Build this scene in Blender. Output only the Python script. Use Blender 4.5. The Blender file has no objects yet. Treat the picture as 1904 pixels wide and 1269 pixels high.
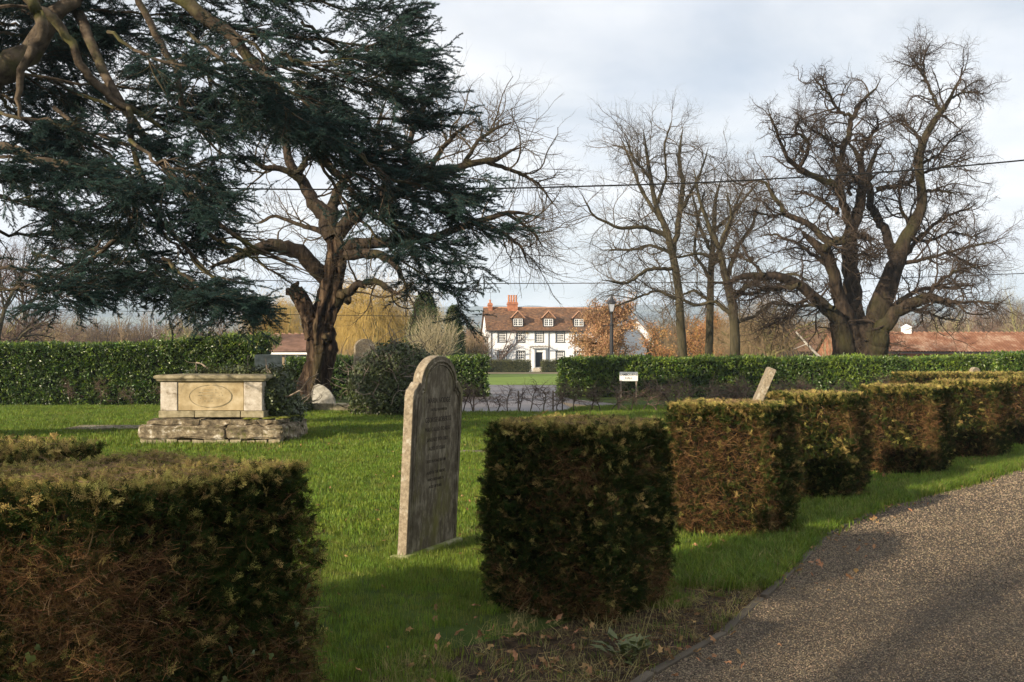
import bpy, bmesh, math, random
import numpy as np
from mathutils import Vector, Matrix

R = math.radians
rng = np.random.default_rng(7)
random.seed(7)
scene = bpy.context.scene
COL = scene.collection

# ------------------------------------------------------------------ camera
H0, FPX, CX, HY = 1.6, 1851.0, 952.0, 669.0
cam = bpy.data.cameras.new('camera')
cam.lens = 36.0 * FPX / 1904.0
cam.sensor_width = 36.0
cam.shift_y = (HY - 634.5) / 1904.0
cam.clip_start, cam.clip_end = 0.1, 20000
camo = bpy.data.objects.new('camera', cam)
camo.location = (0, 0, H0)
camo.rotation_euler = (R(90), 0, 0)
COL.objects.link(camo)
scene.camera = camo

# ------------------------------------------------------------------ world and sun
SUN_AZ, SUN_EL = 48.0, 20.0          # light travels towards azimuth 48 (clockwise from +Y)
world = bpy.data.worlds.new('World')
scene.world = world
world.use_nodes = True
nt = world.node_tree
nt.nodes.clear()
def wn(t, **kw):
    n = nt.nodes.new(t)
    for k, v in kw.items(): setattr(n, k, v)
    return n
sky = wn('ShaderNodeTexSky', sky_type='NISHITA', sun_disc=False)
sky.sun_elevation = R(SUN_EL); sky.sun_rotation = R(180 + SUN_AZ)
sky.air_density = 1.0; sky.dust_density = 1.5; sky.ozone_density = 1.5
bg1 = wn('ShaderNodeBackground'); bg1.inputs[1].default_value = 0.06
nt.links.new(sky.outputs[0], bg1.inputs[0])
tc = wn('ShaderNodeTexCoord')
# project direction on a cloud layer: (x,y)/(z+0.12)
sep = wn('ShaderNodeSeparateXYZ'); nt.links.new(tc.outputs['Generated'], sep.inputs[0])
addz = wn('ShaderNodeMath', operation='ADD'); addz.inputs[1].default_value = 0.16
mx = wn('ShaderNodeMath', operation='MAXIMUM'); mx.inputs[1].default_value = 0.0
nt.links.new(sep.outputs[2], mx.inputs[0]); nt.links.new(mx.outputs[0], addz.inputs[0])
dx = wn('ShaderNodeMath', operation='DIVIDE'); dy = wn('ShaderNodeMath', operation='DIVIDE')
nt.links.new(sep.outputs[0], dx.inputs[0]); nt.links.new(addz.outputs[0], dx.inputs[1])
nt.links.new(sep.outputs[1], dy.inputs[0]); nt.links.new(addz.outputs[0], dy.inputs[1])
cmb = wn('ShaderNodeCombineXYZ')
nt.links.new(dx.outputs[0], cmb.inputs[0]); nt.links.new(dy.outputs[0], cmb.inputs[1])
n1 = wn('ShaderNodeTexNoise'); n1.inputs['Scale'].default_value = 0.95; n1.inputs['Detail'].default_value = 7; n1.inputs['Roughness'].default_value = 0.56
n1.inputs['Distortion'].default_value = 0.35
nt.links.new(cmb.outputs[0], n1.inputs['Vector'])
r1 = wn('ShaderNodeValToRGB'); r1.color_ramp.elements[0].position = 0.34; r1.color_ramp.elements[1].position = 0.60
r1.color_ramp.elements[0].color = (0.42, 0.42, 0.42, 1); r1.color_ramp.elements[1].color = (0.97, 0.97, 0.97, 1)
nt.links.new(n1.outputs[0], r1.inputs[0])
n2 = wn('ShaderNodeTexNoise'); n2.inputs['Scale'].default_value = 1.7; n2.inputs['Detail'].default_value = 5
n2.inputs['Roughness'].default_value = 0.5
nt.links.new(cmb.outputs[0], n2.inputs['Vector'])
r2 = wn('ShaderNodeValToRGB'); r2.color_ramp.elements[0].position = 0.35; r2.color_ramp.elements[1].position = 0.65
r2.color_ramp.elements[0].color = (0.70, 0.73, 0.79, 1); r2.color_ramp.elements[1].color = (0.95, 0.93, 0.91, 1)
nt.links.new(n2.outputs[0], r2.inputs[0])
bg2 = wn('ShaderNodeBackground'); bg2.inputs[1].default_value = 0.72
nt.links.new(r2.outputs[0], bg2.inputs[0])
mixs = wn('ShaderNodeMixShader')
nt.links.new(r1.outputs[0], mixs.inputs[0]); nt.links.new(bg1.outputs[0], mixs.inputs[1]); nt.links.new(bg2.outputs[0], mixs.inputs[2])
wo = wn('ShaderNodeOutputWorld'); nt.links.new(mixs.outputs[0], wo.inputs[0])

sun = bpy.data.lights.new('sun', 'SUN'); sun.energy = 5.0; sun.angle = R(0.6); sun.color = (1.0, 0.85, 0.64)
suno = bpy.data.objects.new('sun', sun); COL.objects.link(suno)
sv = Vector((math.sin(R(SUN_AZ)) * math.cos(R(SUN_EL)), math.cos(R(SUN_AZ)) * math.cos(R(SUN_EL)), -math.sin(R(SUN_EL))))
suno.rotation_euler = sv.to_track_quat('-Z', 'Y').to_euler()
suno.location = (-30, -20, 30)
vs = scene.view_settings
vs.view_transform = 'Standard'; vs.look = 'None'; vs.exposure = 0.88; vs.gamma = 1.0; vs.use_curve_mapping = False
cy = scene.cycles
cy.max_bounces = 6; cy.diffuse_bounces = 2; cy.glossy_bounces = 2; cy.transmission_bounces = 4; cy.transparent_max_bounces = 8
cy.volume_bounces = 1; cy.use_denoising = True; cy.sample_clamp_indirect = 4.0
try: cy.denoiser = 'OPENIMAGEDENOISE'; cy.denoising_prefilter = 'ACCURATE'
except Exception: pass

# ------------------------------------------------------------------ helpers
def PX(x, y, z):
    return np.array([(x - CX) / FPX * z, z, H0 - (y - HY) / FPX * z])
def GP(x, y):
    z = FPX * H0 / (y - HY)
    return ((x - CX) / FPX * z, z)

def tag(o, label=None, cat=None, group=None, kind=None):
    if label: o['label'] = label
    if cat: o['category'] = cat
    if group: o['group'] = group
    if kind: o['kind'] = kind
    return o
def empty(name, loc, label=None, cat=None, group=None, rz=0, kind=None):
    o = bpy.data.objects.new(name, None); COL.objects.link(o)
    o.location = loc; o.rotation_euler = (0, 0, rz); o.empty_display_size = 0.2
    return tag(o, label, cat, group, kind)
def copy_tree(o, parent=None):
    c = o.copy(); COL.objects.link(c); c.parent = parent
    for ch in list(o.children): copy_tree(ch, c)
    return c

def srgb(*c): return tuple((v / 255.0) ** 2.2 for v in c)

class MB:
    """collects geometry (numpy) and links it as one mesh"""
    def __init__(s): s.V = []; s.Q = []; s.T = []; s.n = 0; s.QM = []; s.TM = []; s.P = []; s.PM = []
    def add(s, V, Q=None, T=None, m=0):
        V = np.asarray(V, float).reshape(-1, 3)
        if Q is not None and len(Q): Q = np.asarray(Q, int).reshape(-1, 4) + s.n; s.Q.append(Q); s.QM.append(np.full(len(Q), m))
        if T is not None and len(T): T = np.asarray(T, int).reshape(-1, 3) + s.n; s.T.append(T); s.TM.append(np.full(len(T), m))
        s.V.append(V); s.n += len(V); return s
    def poly(s, V, m=0):
        V = np.asarray(V, float); s.P.append(list(range(s.n, s.n + len(V)))); s.PM.append(m); s.V.append(V); s.n += len(V); return s
    def box(s, x0, x1, y0, y1, z0, z1, m=0, jit=0):
        V = np.array([[x0,y0,z0],[x1,y0,z0],[x1,y1,z0],[x0,y1,z0],[x0,y0,z1],[x1,y0,z1],[x1,y1,z1],[x0,y1,z1]], float)
        if jit: V += rng.uniform(-jit, jit, V.shape)
        return s.add(V, [[0,3,2,1],[4,5,6,7],[0,1,5,4],[1,2,6,5],[2,3,7,6],[3,0,4,7]], m=m)
    def prism(s, poly, z0, z1, m=0):
        """poly: list (x,y) -> extruded in z"""
        n = len(poly); V = [(x, y, z0) for x, y in poly] + [(x, y, z1) for x, y in poly]
        b = s.n; s.V.append(np.array(V, float)); s.n += 2 * n
        s.P.append([b + n - 1 - i for i in range(n)]); s.PM.append(m)
        s.P.append([b + n + i for i in range(n)]); s.PM.append(m)
        Q = [[b + i, b + (i + 1) % n, b + n + (i + 1) % n, b + n + i] for i in range(n)]
        s.Q.append(np.array(Q)); s.QM.append(np.full(n, m)); return s
    def lathe(s, prof, c=(0, 0, 0), n=16, m=0):
        prof = np.array(prof, float); k = len(prof); a = np.linspace(0, 2 * math.pi, n, endpoint=False)
        V = np.stack([prof[:, None, 0] * np.cos(a), prof[:, None, 0] * np.sin(a), np.repeat(prof[:, None, 1], n, 1)], -1) + np.array(c)
        i = np.arange(k - 1)[:, None]; j = np.arange(n)[None]; j2 = (j + 1) % n
        Q = np.stack([i * n + j, i * n + j2, (i + 1) * n + j2, (i + 1) * n + j], -1).reshape(-1, 4)
        return s.add(V.reshape(-1, 3), Q, m=m)
    def tubes(s, P, Rd, sides=3, m=0):
        """P (K,N,3), Rd (K,N)"""
        P = np.asarray(P, float); Rd = np.asarray(Rd, float)
        if P.ndim == 2: P = P[None]; Rd = Rd[None]
        K, N, _ = P.shape
        if K == 0: return s
        if sides >= 5: Rd = Rd.copy(); Rd[:, -1] *= .04
        T = np.gradient(P, axis=1); T /= np.linalg.norm(T, axis=2, keepdims=True) + 1e-9
        mean = np.abs(P[:, -1] - P[:, 0]); ref = np.eye(3)[np.argmin(mean, 1)][:, None, :]
        U = np.cross(T, ref); U /= np.linalg.norm(U, axis=2, keepdims=True) + 1e-9
        W = np.cross(T, U)
        a = np.linspace(0, 2 * math.pi, sides, endpoint=False)
        V = P[:, :, None] + Rd[:, :, None, None] * (U[:, :, None] * np.cos(a)[:, None] + W[:, :, None] * np.sin(a)[:, None])
        base = (np.arange(K) * N * sides)[:, None, None]; i = np.arange(N - 1)[None, :, None] * sides; j = np.arange(sides)[None, None]; j2 = (j + 1) % sides
        Q = np.stack([base + i + j, base + i + j2, base + i + sides + j2, base + i + sides + j], -1).reshape(-1, 4)
        return s.add(V.reshape(-1, 3), Q, m=m)
    def build(s, name, mats, parent=None, smooth=False, kind=None, link=True):
        me = bpy.data.meshes.new(name)
        V = np.concatenate(s.V) if s.V else np.zeros((0, 3))
        Q = np.concatenate(s.Q) if s.Q else np.zeros((0, 4), int); T = np.concatenate(s.T) if s.T else np.zeros((0, 3), int)
        QM = np.concatenate(s.QM) if s.QM else np.zeros(0, int); TM = np.concatenate(s.TM) if s.TM else np.zeros(0, int)
        pl = np.array([len(p) for p in s.P], int)
        loops = np.concatenate([Q.ravel(), T.ravel()] + [np.array(p) for p in s.P]).astype(np.int32)
        tot = np.concatenate([np.full(len(Q), 4), np.full(len(T), 3), pl]).astype(np.int32)
        st = np.concatenate([[0], np.cumsum(tot)[:-1]]).astype(np.int32) if len(tot) else np.zeros(0, np.int32)
        me.vertices.add(len(V)); me.vertices.foreach_set('co', V.astype(np.float32).ravel())
        me.loops.add(len(loops)); me.loops.foreach_set('vertex_index', loops)
        me.polygons.add(len(tot)); me.polygons.foreach_set('loop_start', st)
        try: me.polygons.foreach_set('loop_total', tot)
        except Exception: pass
        me.polygons.foreach_set('material_index', np.concatenate([QM, TM, np.array(s.PM, int)]).astype(np.int32))
        me.polygons.foreach_set('use_smooth', np.full(len(tot), smooth))
        if not isinstance(mats, (list, tuple)): mats = [mats]
        for m in mats: me.materials.append(m)
        me.update(calc_edges=True); me.validate()
        o = bpy.data.objects.new(name, me)
        if link: COL.objects.link(o)
        if parent is not None: o.parent = parent
        if kind: o['kind'] = kind
        return o

def bevel(o, w=0.01, seg=2):
    m = o.modifiers.new('bevel', 'BEVEL'); m.width = w; m.segments = seg; m.limit_method = 'ANGLE'; return o

def frames_to_euler(F, N):
    """F forward (x axis), N approx up (z axis) -> XYZ euler"""
    x = F / (np.linalg.norm(F, axis=1, keepdims=True) + 1e-9)
    y = np.cross(N, x); ln = np.linalg.norm(y, axis=1, keepdims=True)
    y = np.where(ln < 1e-3, np.array([[0., 1., 0.]]), y / (ln + 1e-9)); z = np.cross(x, y)
    ey = np.arcsin(np.clip(-x[:, 2], -1, 1)); ex = np.arctan2(y[:, 2], z[:, 2]); ez = np.arctan2(x[:, 1], x[:, 0])
    return np.stack([ex, ey, ez], 1)

def scatter(name, P, E, S, idx, variants, parent=None, kind='stuff'):
    """one object whose vertices carry geometry-node instances"""
    me = bpy.data.meshes.new(name)
    P = np.asarray(P, np.float32); n = len(P)
    me.vertices.add(n); me.vertices.foreach_set('co', P.ravel())
    a = me.attributes.new('rot', 'FLOAT_VECTOR', 'POINT'); a.data.foreach_set('vector', np.asarray(E, np.float32).ravel())
    a = me.attributes.new('scl', 'FLOAT', 'POINT'); a.data.foreach_set('value', np.asarray(S, np.float32).ravel())
    a = me.attributes.new('vid', 'INT', 'POINT'); a.data.foreach_set('value', np.asarray(idx, np.int32).ravel())
    o = bpy.data.objects.new(name, me); COL.objects.link(o)
    if parent is not None: o.parent = parent
    if kind: o['kind'] = kind
    key = tuple(v.name for v in variants)
    g = GN.get(key)
    if g is None:
        g = bpy.data.node_groups.new('scatter', 'GeometryNodeTree'); GN[key] = g
        g.interface.new_socket('Geometry', in_out='INPUT', socket_type='NodeSocketGeometry')
        g.interface.new_socket('Geometry', in_out='OUTPUT', socket_type='NodeSocketGeometry')
        N = g.nodes; gi = N.new('NodeGroupInput'); go = N.new('NodeGroupOutput')
        jn = N.new('GeometryNodeJoinGeometry')
        for v in reversed(variants):          # join puts the last link first
            oi = N.new('GeometryNodeObjectInfo'); oi.inputs['Object'].default_value = v; oi.inputs['As Instance'].default_value = False
            gti = N.new('GeometryNodeGeometryToInstance'); g.links.new(oi.outputs['Geometry'], gti.inputs[0]); g.links.new(gti.outputs[0], jn.inputs[0])
        iop = N.new('GeometryNodeInstanceOnPoints'); g.links.new(gi.outputs[0], iop.inputs['Points']); g.links.new(jn.outputs[0], iop.inputs['Instance'])
        iop.inputs['Pick Instance'].default_value = True
        def attr(nm, t):
            q = N.new('GeometryNodeInputNamedAttribute'); q.data_type = t; q.inputs['Name'].default_value = nm
            return [x for x in q.outputs if x.name == 'Attribute' and x.enabled][0]
        g.links.new(attr('vid', 'INT'), iop.inputs['Instance Index'])
        er = N.new('FunctionNodeEulerToRotation'); g.links.new(attr('rot', 'FLOAT_VECTOR'), er.inputs[0]); g.links.new(er.outputs[0], iop.inputs['Rotation'])
        g.links.new(attr('scl', 'FLOAT'), iop.inputs['Scale'])
        g.links.new(iop.outputs[0], go.inputs[0])
    m = o.modifiers.new('scatter', 'NODES'); m.node_group = g
    return o
GN = {}

# ------------------------------------------------------------------ materials
def mat(name, cols, scale=4, detail=5, rough=0.85, bump=0.0, bscale=None, bdist=0.02, stretch=(1, 1, 1), rand=0.0, huer=0.0, trans=0.0, tcol=None,
        spec=0.12, tex='noise', cols2=None, scale2=None, fac2=(0.45, 0.6), coord='Object', rrough=0.55):
    m = bpy.data.materials.new(name); m.use_nodes = True; t = m.node_tree; N = t.nodes; N.clear(); L = t.links.new
    out = N.new('ShaderNodeOutputMaterial'); b = N.new('ShaderNodeBsdfPrincipled')
    b.inputs['Roughness'].default_value = rough; b.inputs['Specular IOR Level'].default_value = spec
    tcn = N.new('ShaderNodeTexCoord'); mp = N.new('ShaderNodeMapping'); mp.inputs['Scale'].default_value = stretch
    L(tcn.outputs[coord], mp.inputs[0])
    def tx(sc, kind='noise', det=detail):
        if kind == 'voronoi':
            q = N.new('ShaderNodeTexVoronoi'); q.inputs['Scale'].default_value = sc; L(mp.outputs[0], q.inputs['Vector']); return q
        q = N.new('ShaderNodeTexNoise'); q.inputs['Scale'].default_value = sc; q.inputs['Detail'].default_value = det; q.inputs['Roughness'].default_value = rrough
        L(mp.outputs[0], q.inputs['Vector']); return q
    def ramp(cl):
        r = N.new('ShaderNodeValToRGB'); e = r.color_ramp.elements
        while len(e) < len(cl): e.new(0.5)
        for k, (p, c) in enumerate(cl): e[k].position = p; e[k].color = (*c, 1)
        return r
    if len(cols) == 1: cols = [(0, cols[0][1]), (1, cols[0][1])]
    q = tx(scale, tex); r = ramp(cols)
    if tex == 'voronoi':
        sp = N.new('ShaderNodeSeparateColor'); L(q.outputs['Color'], sp.inputs[0]); L(sp.outputs[0], r.inputs[0])
    else: L(q.outputs[0], r.inputs[0])
    c = r.outputs[0]
    if cols2:
        q2 = tx(scale2 or scale * .3); rr = N.new('ShaderNodeMapRange'); rr.inputs[1].default_value = fac2[0]; rr.inputs[2].default_value = fac2[1]
        L(q2.outputs[0], rr.inputs[0]); r2 = ramp(cols2 if len(cols2) > 1 else [(0, cols2[0][1]), (1, cols2[0][1])]); L(q.outputs[0] if tex == 'noise' else q2.outputs[0], r2.inputs[0])
        mx = N.new('ShaderNodeMix'); mx.data_type = 'RGBA'; L(rr.outputs[0], mx.inputs[0]); L(c, mx.inputs[6]); L(r2.outputs[0], mx.inputs[7]); c = mx.outputs[2]
    if rand or huer:
        oi = N.new('ShaderNodeObjectInfo'); hs = N.new('ShaderNodeHueSaturation')
        mr = N.new('ShaderNodeMapRange'); mr.inputs[3].default_value = 1 - rand; mr.inputs[4].default_value = 1 + rand; L(oi.outputs['Random'], mr.inputs[0]); L(mr.outputs[0], hs.inputs['Value'])
        ml = N.new('ShaderNodeMath'); ml.operation = 'MULTIPLY'; ml.inputs[1].default_value = 7.31; fr = N.new('ShaderNodeMath'); fr.operation = 'FRACT'
        L(oi.outputs['Random'], ml.inputs[0]); L(ml.outputs[0], fr.inputs[0])
        mh = N.new('ShaderNodeMapRange'); mh.inputs[3].default_value = 0.5 - huer; mh.inputs[4].default_value = 0.5 + huer; L(fr.outputs[0], mh.inputs[0]); L(mh.outputs[0], hs.inputs['Hue'])
        L(c, hs.inputs['Color']); c = hs.outputs[0]
    L(c, b.inputs['Base Color'])
    if bump:
        qb = tx(bscale or scale * 3, 'voronoi' if tex == 'voronoi' else 'noise'); bn = N.new('ShaderNodeBump'); bn.inputs['Strength'].default_value = bump; bn.inputs['Distance'].default_value = bdist
        L(qb.outputs['Distance' if tex == 'voronoi' else 0], bn.inputs['Height']); L(bn.outputs[0], b.inputs['Normal'])
    s = b.outputs[0]
    if trans:
        tr = N.new('ShaderNodeBsdfTranslucent'); L(c, tr.inputs[0]); ms = N.new('ShaderNodeMixShader'); ms.inputs[0].default_value = trans
        L(s, ms.inputs[1]); L(tr.outputs[0], ms.inputs[2]); s = ms.outputs[0]
    L(s, out.inputs[0]); return m

M = {}
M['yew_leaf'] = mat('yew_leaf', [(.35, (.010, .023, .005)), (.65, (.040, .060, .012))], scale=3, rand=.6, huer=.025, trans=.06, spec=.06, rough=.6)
M['yew_lit_tip'] = mat('yew_lit_tip', [(.35, (.20, .20, .045)), (.65, (.58, .44, .16))], scale=3, rand=.6, huer=.03, trans=.3, spec=.1, rough=.7)  # tan clipped tips, brightened with the sunlight on the tops
M['yew_twig'] = mat('yew_twig', [(.35, (.022, .011, .005)), (.65, (.24, .135, .055))], scale=8, rand=.75, huer=.02, rough=.8, spec=.08)
M['dead_twig'] = mat('dead_twig', [(.35, (.16, .10, .05)), (.65, (.38, .26, .15))], scale=8, rand=.5, rough=.8)
M['yew_core'] = mat('yew_core', [(.4, (.006, .005, .003)), (.6, (.014, .010, .005))], scale=25, bump=1, bdist=.03)  # near-black core, shade inside the bush put into its colour
M['ivy'] = mat('ivy_leaf', [(.3, (.035, .048, .013)), (.7, (.10, .125, .040))], scale=6, rand=.5, huer=.02, trans=.15, spec=.5, rough=.42)
M['ivy_stem'] = mat('ivy_stem', [(.3, (.16, .12, .09)), (.7, (.32, .27, .22))], scale=6, rand=.3)
M['laurel'] = mat('laurel_leaf', [(.3, (.032, .066, .009)), (.7, (.080, .135, .018))], scale=2, rand=.5, huer=.025, trans=.22, spec=.6, rough=.36)
M['laurel_new'] = mat('laurel_new', [(.3, (.14, .22, .025)), (.7, (.27, .34, .05))], scale=2, rand=.35, trans=.25, spec=.5, rough=.4)
M['laurel_core'] = mat('laurel_core', [(.4, (.006, .010, .004)), (.6, (.020, .024, .010))], scale=12, bump=1, bdist=.05)  # core kept near black, inner hedge shade is in the colour
M['box'] = mat('box_leaf', [(.3, (.06, .065, .025)), (.7, (.12, .12, .05))], scale=2, rand=.4, huer=.03)
M['cedar'] = mat('cedar_needles', [(.3, (.010, .026, .023)), (.7, (.065, .115, .098))], scale=.6, rand=.5, huer=.02, spec=.08, rough=.6, trans=.08)
M['cedar_bark'] = mat('cedar_bark', [(.35, (.030, .022, .016)), (.65, (.12, .092, .065))], scale=5, bump=.8, bscale=16, cols2=[(0, (.06, .06, .022)), (1, (.12, .11, .045))], scale2=1.4, fac2=(.52, .68))
M['oak_bark'] = mat('oak_bark', [(.35, (.016, .012, .009)), (.65, (.060, .043, .030))], scale=5, stretch=(1, 1, .35), bump=1, bscale=9, bdist=.08, cols2=[(0, (.022, .022, .009)), (1, (.060, .054, .022))], scale2=.8, fac2=(.48, .66))
M['oak_twig'] = mat('oak_twig', [(.35, (.028, .020, .015)), (.65, (.070, .052, .038))], scale=1)
M['chest_bark'] = mat('chest_bark', [(.34, (.006, .004, .003)), (.5, (.026, .016, .010)), (.72, (.13, .088, .055))], scale=7, detail=8, stretch=(1, 1, .16), bump=1, bscale=9, bdist=.10, cols2=[(0, (.025, .022, .009)), (1, (.075, .062, .028))], scale2=.9, fac2=(.55, .7))
M['chest_twig'] = mat('chest_twig', [(.35, (.038, .029, .018)), (.65, (.095, .072, .045))], scale=1)
M['ash_bark'] = mat('ash_bark', [(.35, (.030, .027, .016)), (.65, (.080, .068, .040))], scale=4, stretch=(1, 1, .3), bump=.7, bscale=15, bdist=.04)
M['ash_twig'] = mat('ash_twig', [(.35, (.045, .036, .025)), (.65, (.10, .080, .056))], scale=1)
M['willow'] = mat('willow_shoots', [(.3, (.30, .20, .055)), (.7, (.50, .35, .11))], scale=.5, rand=.2, rough=.7)
M['willow_br'] = mat('willow_brown', [(.3, (.15, .105, .055)), (.7, (.24, .175, .10))], scale=.5, rand=.2, rough=.7)
M['bg_twig'] = mat('bare_twig', [(.3, (.090, .064, .050)), (.7, (.20, .14, .105))], scale=.4, rand=.3, huer=.02)
M['bg_twig2'] = mat('pale_twig', [(.3, (.24, .21, .13)), (.7, (.36, .31, .20))], scale=.4, rand=.25)
M['birch'] = mat('birch_bark', [(.4, (.30, .27, .24)), (.6, (.58, .55, .50))], scale=3)
M['green_bark'] = mat('green_bark', [(.4, (.20, .19, .07)), (.6, (.34, .31, .14))], scale=3)
M['conifer'] = mat('conifer_leaf', [(.3, (.025, .045, .014)), (.7, (.07, .095, .030))], scale=1, rand=.5, huer=.03)
M['brown_leaf'] = mat('dry_oak_leaf', [(.3, (.27, .14, .07)), (.7, (.56, .36, .20))], scale=1, rand=.4, huer=.015, trans=.3)
M['orange_leaf'] = mat('orange_leaf', [(.3, (.30, .15, .055)), (.7, (.50, .29, .12))], scale=1, rand=.4, huer=.02, trans=.3)
M['fallen'] = mat('fallen_leaf', [(.3, (.20, .10, .045)), (.7, (.46, .28, .14))], scale=4, rand=.5, huer=.02, trans=.15)
M['grass_pale'] = mat('grass_pale', [(.3, (.13, .15, .03)), (.7, (.26, .27, .07))], scale=1.5, rand=.3, huer=.02, trans=.35, spec=.2, rough=.6)
M['grass'] = mat('grass_blade', [(.3, (.080, .135, .013)), (.7, (.20, .27, .035))], scale=1.5, rand=.5, huer=.025, trans=.38, spec=.25, rough=.5)
M['grass_dry'] = mat('dry_grass', [(.3, (.22, .19, .07)), (.7, (.40, .33, .15))], scale=1.5, rand=.3, trans=.2)
M['lawn'] = mat('shaded_lawn_base', [(.35, (.022, .040, .007)), (.65, (.055, .085, .013))], scale=1.1, detail=9, bump=.8, bscale=60, bdist=.03, cols2=[(0, (.05, .05, .018)), (1, (.075, .085, .028))], scale2=.25, fac2=(.5, .72))  # darkened so gaps between blades read as shade
M['bed'] = mat('bare_earth', [(.35, (.022, .015, .009)), (.65, (.075, .05, .03))], scale=14, detail=8, bump=1, bscale=50, bdist=.04)
M['gravel'] = mat('gravel', [(0, (.032, .025, .019)), (.5, (.085, .065, .047)), (.82, (.16, .125, .085)), (.94, (.34, .27, .17))], scale=150, tex='voronoi', rough=.8, bump=.9, bscale=150, bdist=.008, cols2=[(0, (.026, .021, .020)), (1, (.075, .058, .045))], scale2=.7, fac2=(.5, .75))
M['pebble'] = mat('pebble', [(.3, (.080, .059, .041)), (.7, (.25, .19, .12))], scale=20, rand=.85, huer=.02, rough=.7, spec=.4)
M['tarmac'] = mat('damp_track', [(.35, (.055, .045, .044)), (.65, (.13, .105, .10))], scale=.6, detail=9, bump=.4, bscale=9, bdist=.03, rough=.5, spec=.5)
M['sand'] = mat('sandy_verge', [(.35, (.22, .16, .10)), (.65, (.34, .26, .17))], scale=1.2, detail=8, bump=.3, bscale=12)
M['board'] = mat('edging_board', [(.3, (.04, .033, .025)), (.7, (.12, .10, .075))], scale=6, detail=8, stretch=(.3, 1, 1), bump=.5, bscale=20)
M['stone_lit'] = mat('lit_lichened_stone', [(.25, (.08, .065, .045)), (.5, (.24, .195, .135)), (.75, (.40, .34, .25))], scale=26, detail=10, rrough=.7, bump=.7, bscale=60, bdist=.006, cols2=[(0, (.30, .27, .21)), (1, (.46, .42, .34))], scale2=9, fac2=(.54, .64))  # lighter stone, sunlight on the headstone edge put into its colour
M['stone_dark'] = mat('shaded_weathered_stone', [(.3, (.045, .036, .026)), (.5, (.12, .10, .07)), (.70, (.32, .28, .21))], scale=17, detail=11, rrough=.72, bump=.6, bscale=70, bdist=.005, stretch=(1, 1, .38), cols2=[(0, (.075, .07, .02)), (1, (.20, .18, .07))], scale2=3.5, fac2=(.50, .66))  # darker stone, shade on the headstone face put into its colour
M['stone_moss'] = mat('mossy_stone', [(.3, (.20, .20, .10)), (.7, (.36, .34, .22))], scale=20, detail=9, bump=.6, bscale=60, bdist=.006, cols2=[(0, (.10, .13, .02)), (1, (.20, .22, .05))], scale2=7, fac2=(.42, .58))
M['letter'] = mat('engraved_letter', [(.35, (.018, .015, .012)), (.66, (.075, .06, .045))], scale=30)
M['tomb_panel'] = mat('ochre_sandstone', [(.3, (.24, .185, .10)), (.5, (.40, .32, .19)), (.75, (.54, .46, .32))], scale=3.2, detail=10, rrough=.65, bump=.5, bscale=45, bdist=.006, cols2=[(0, (.20, .13, .05)), (1, (.34, .24, .11))], scale2=2.2, fac2=(.54, .70))
M['tomb_pale'] = mat('pale_lichened_stone', [(.3, (.28, .24, .18)), (.5, (.46, .41, .34)), (.7, (.60, .56, .50))], scale=9, detail=10, rrough=.7, bump=.6, bscale=40, bdist=.008, cols2=[(0, (.16, .13, .09)), (1, (.26, .21, .15))], scale2=5, fac2=(.54, .66))
M['tomb_slab'] = mat('tomb_slab_stone', [(.3, (.14, .12, .075)), (.5, (.27, .235, .15)), (.7, (.40, .35, .24))], scale=7, detail=10, bump=.6, bscale=40, bdist=.008)
M['plinth'] = mat('blotched_plinth_stone', [(.32, (.035, .03, .022)), (.46, (.15, .12, .08)), (.56, (.28, .23, .15)), (.64, (.62, .58, .50))], scale=6.5, detail=11, rrough=.74, bump=1, bscale=22, bdist=.02, cols2=[(0, (.08, .09, .02)), (1, (.17, .16, .06))], scale2=2.4, fac2=(.56, .66))
M['moss'] = mat('moss', [(.3, (.07, .08, .015)), (.7, (.19, .20, .035))], scale=30, bump=1, bscale=60, bdist=.02)
M['grey_stone'] = mat('grey_slate_stone', [(.3, (.20, .22, .20)), (.7, (.40, .43, .41))], scale=8, detail=9, bump=.4, bscale=40)
M['white_rock'] = mat('white_rock', [(.3, (.16, .15, .12)), (.7, (.42, .40, .35))], scale=7, detail=10, bump=1, bscale=14, bdist=.03)
M['brick'] = mat('red_brick', [(.3, (.26, .10, .055)), (.7, (.44, .19, .11))], scale=3)
M['wall'] = mat('white_render', [(.25, (.66, .68, .71)), (.6, (.80, .81, .83))], scale=.55, detail=9, stretch=(1, 1, .4))
M['roof'] = mat('old_clay_tiles', [(.33, (.036, .024, .018)), (.47, (.115, .062, .038)), (.64, (.30, .165, .09))], scale=2.6, detail=11, rrough=.78, bump=1, bscale=9, bdist=.06, stretch=(1, 1.6, 1.6), cols2=[(0, (.05, .035, .028)), (1, (.16, .10, .065))], scale2=.42, fac2=(.47, .60))
M['roof_edge'] = mat('ridge_tile', [(.3, (.34, .17, .10)), (.7, (.50, .29, .19))], scale=3)
M['pantile'] = mat('pantile', [(.3, (.10, .045, .028)), (.5, (.22, .105, .062)), (.68, (.40, .29, .21))], scale=.8, detail=11, rrough=.75, bump=.5, bscale=12, bdist=.03)
M['roof_dull'] = mat('dull_roof_tiles', [(.3, (.12, .07, .05)), (.7, (.24, .14, .10))], scale=2, detail=9, bump=.6, bscale=9, bdist=.05)
M['black'] = mat('black_paint', [(0, (.018, .018, .020))], spec=.5, rough=.4)
M['navy'] = mat('navy_door', [(0, (.010, .012, .022))], spec=.5, rough=.4)
M['white'] = mat('white_paint', [(0, (.80, .80, .80))], rough=.5)
M['glassdark'] = mat('window_glass', [(0, (.035, .040, .045))], rough=.12, spec=.8)
M['board_black'] = mat('black_weatherboard', [(.3, (.012, .012, .014)), (.7, (.03, .03, .035))], scale=3)
M['pipe'] = mat('downpipe', [(0, (.10, .10, .11))])
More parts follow.
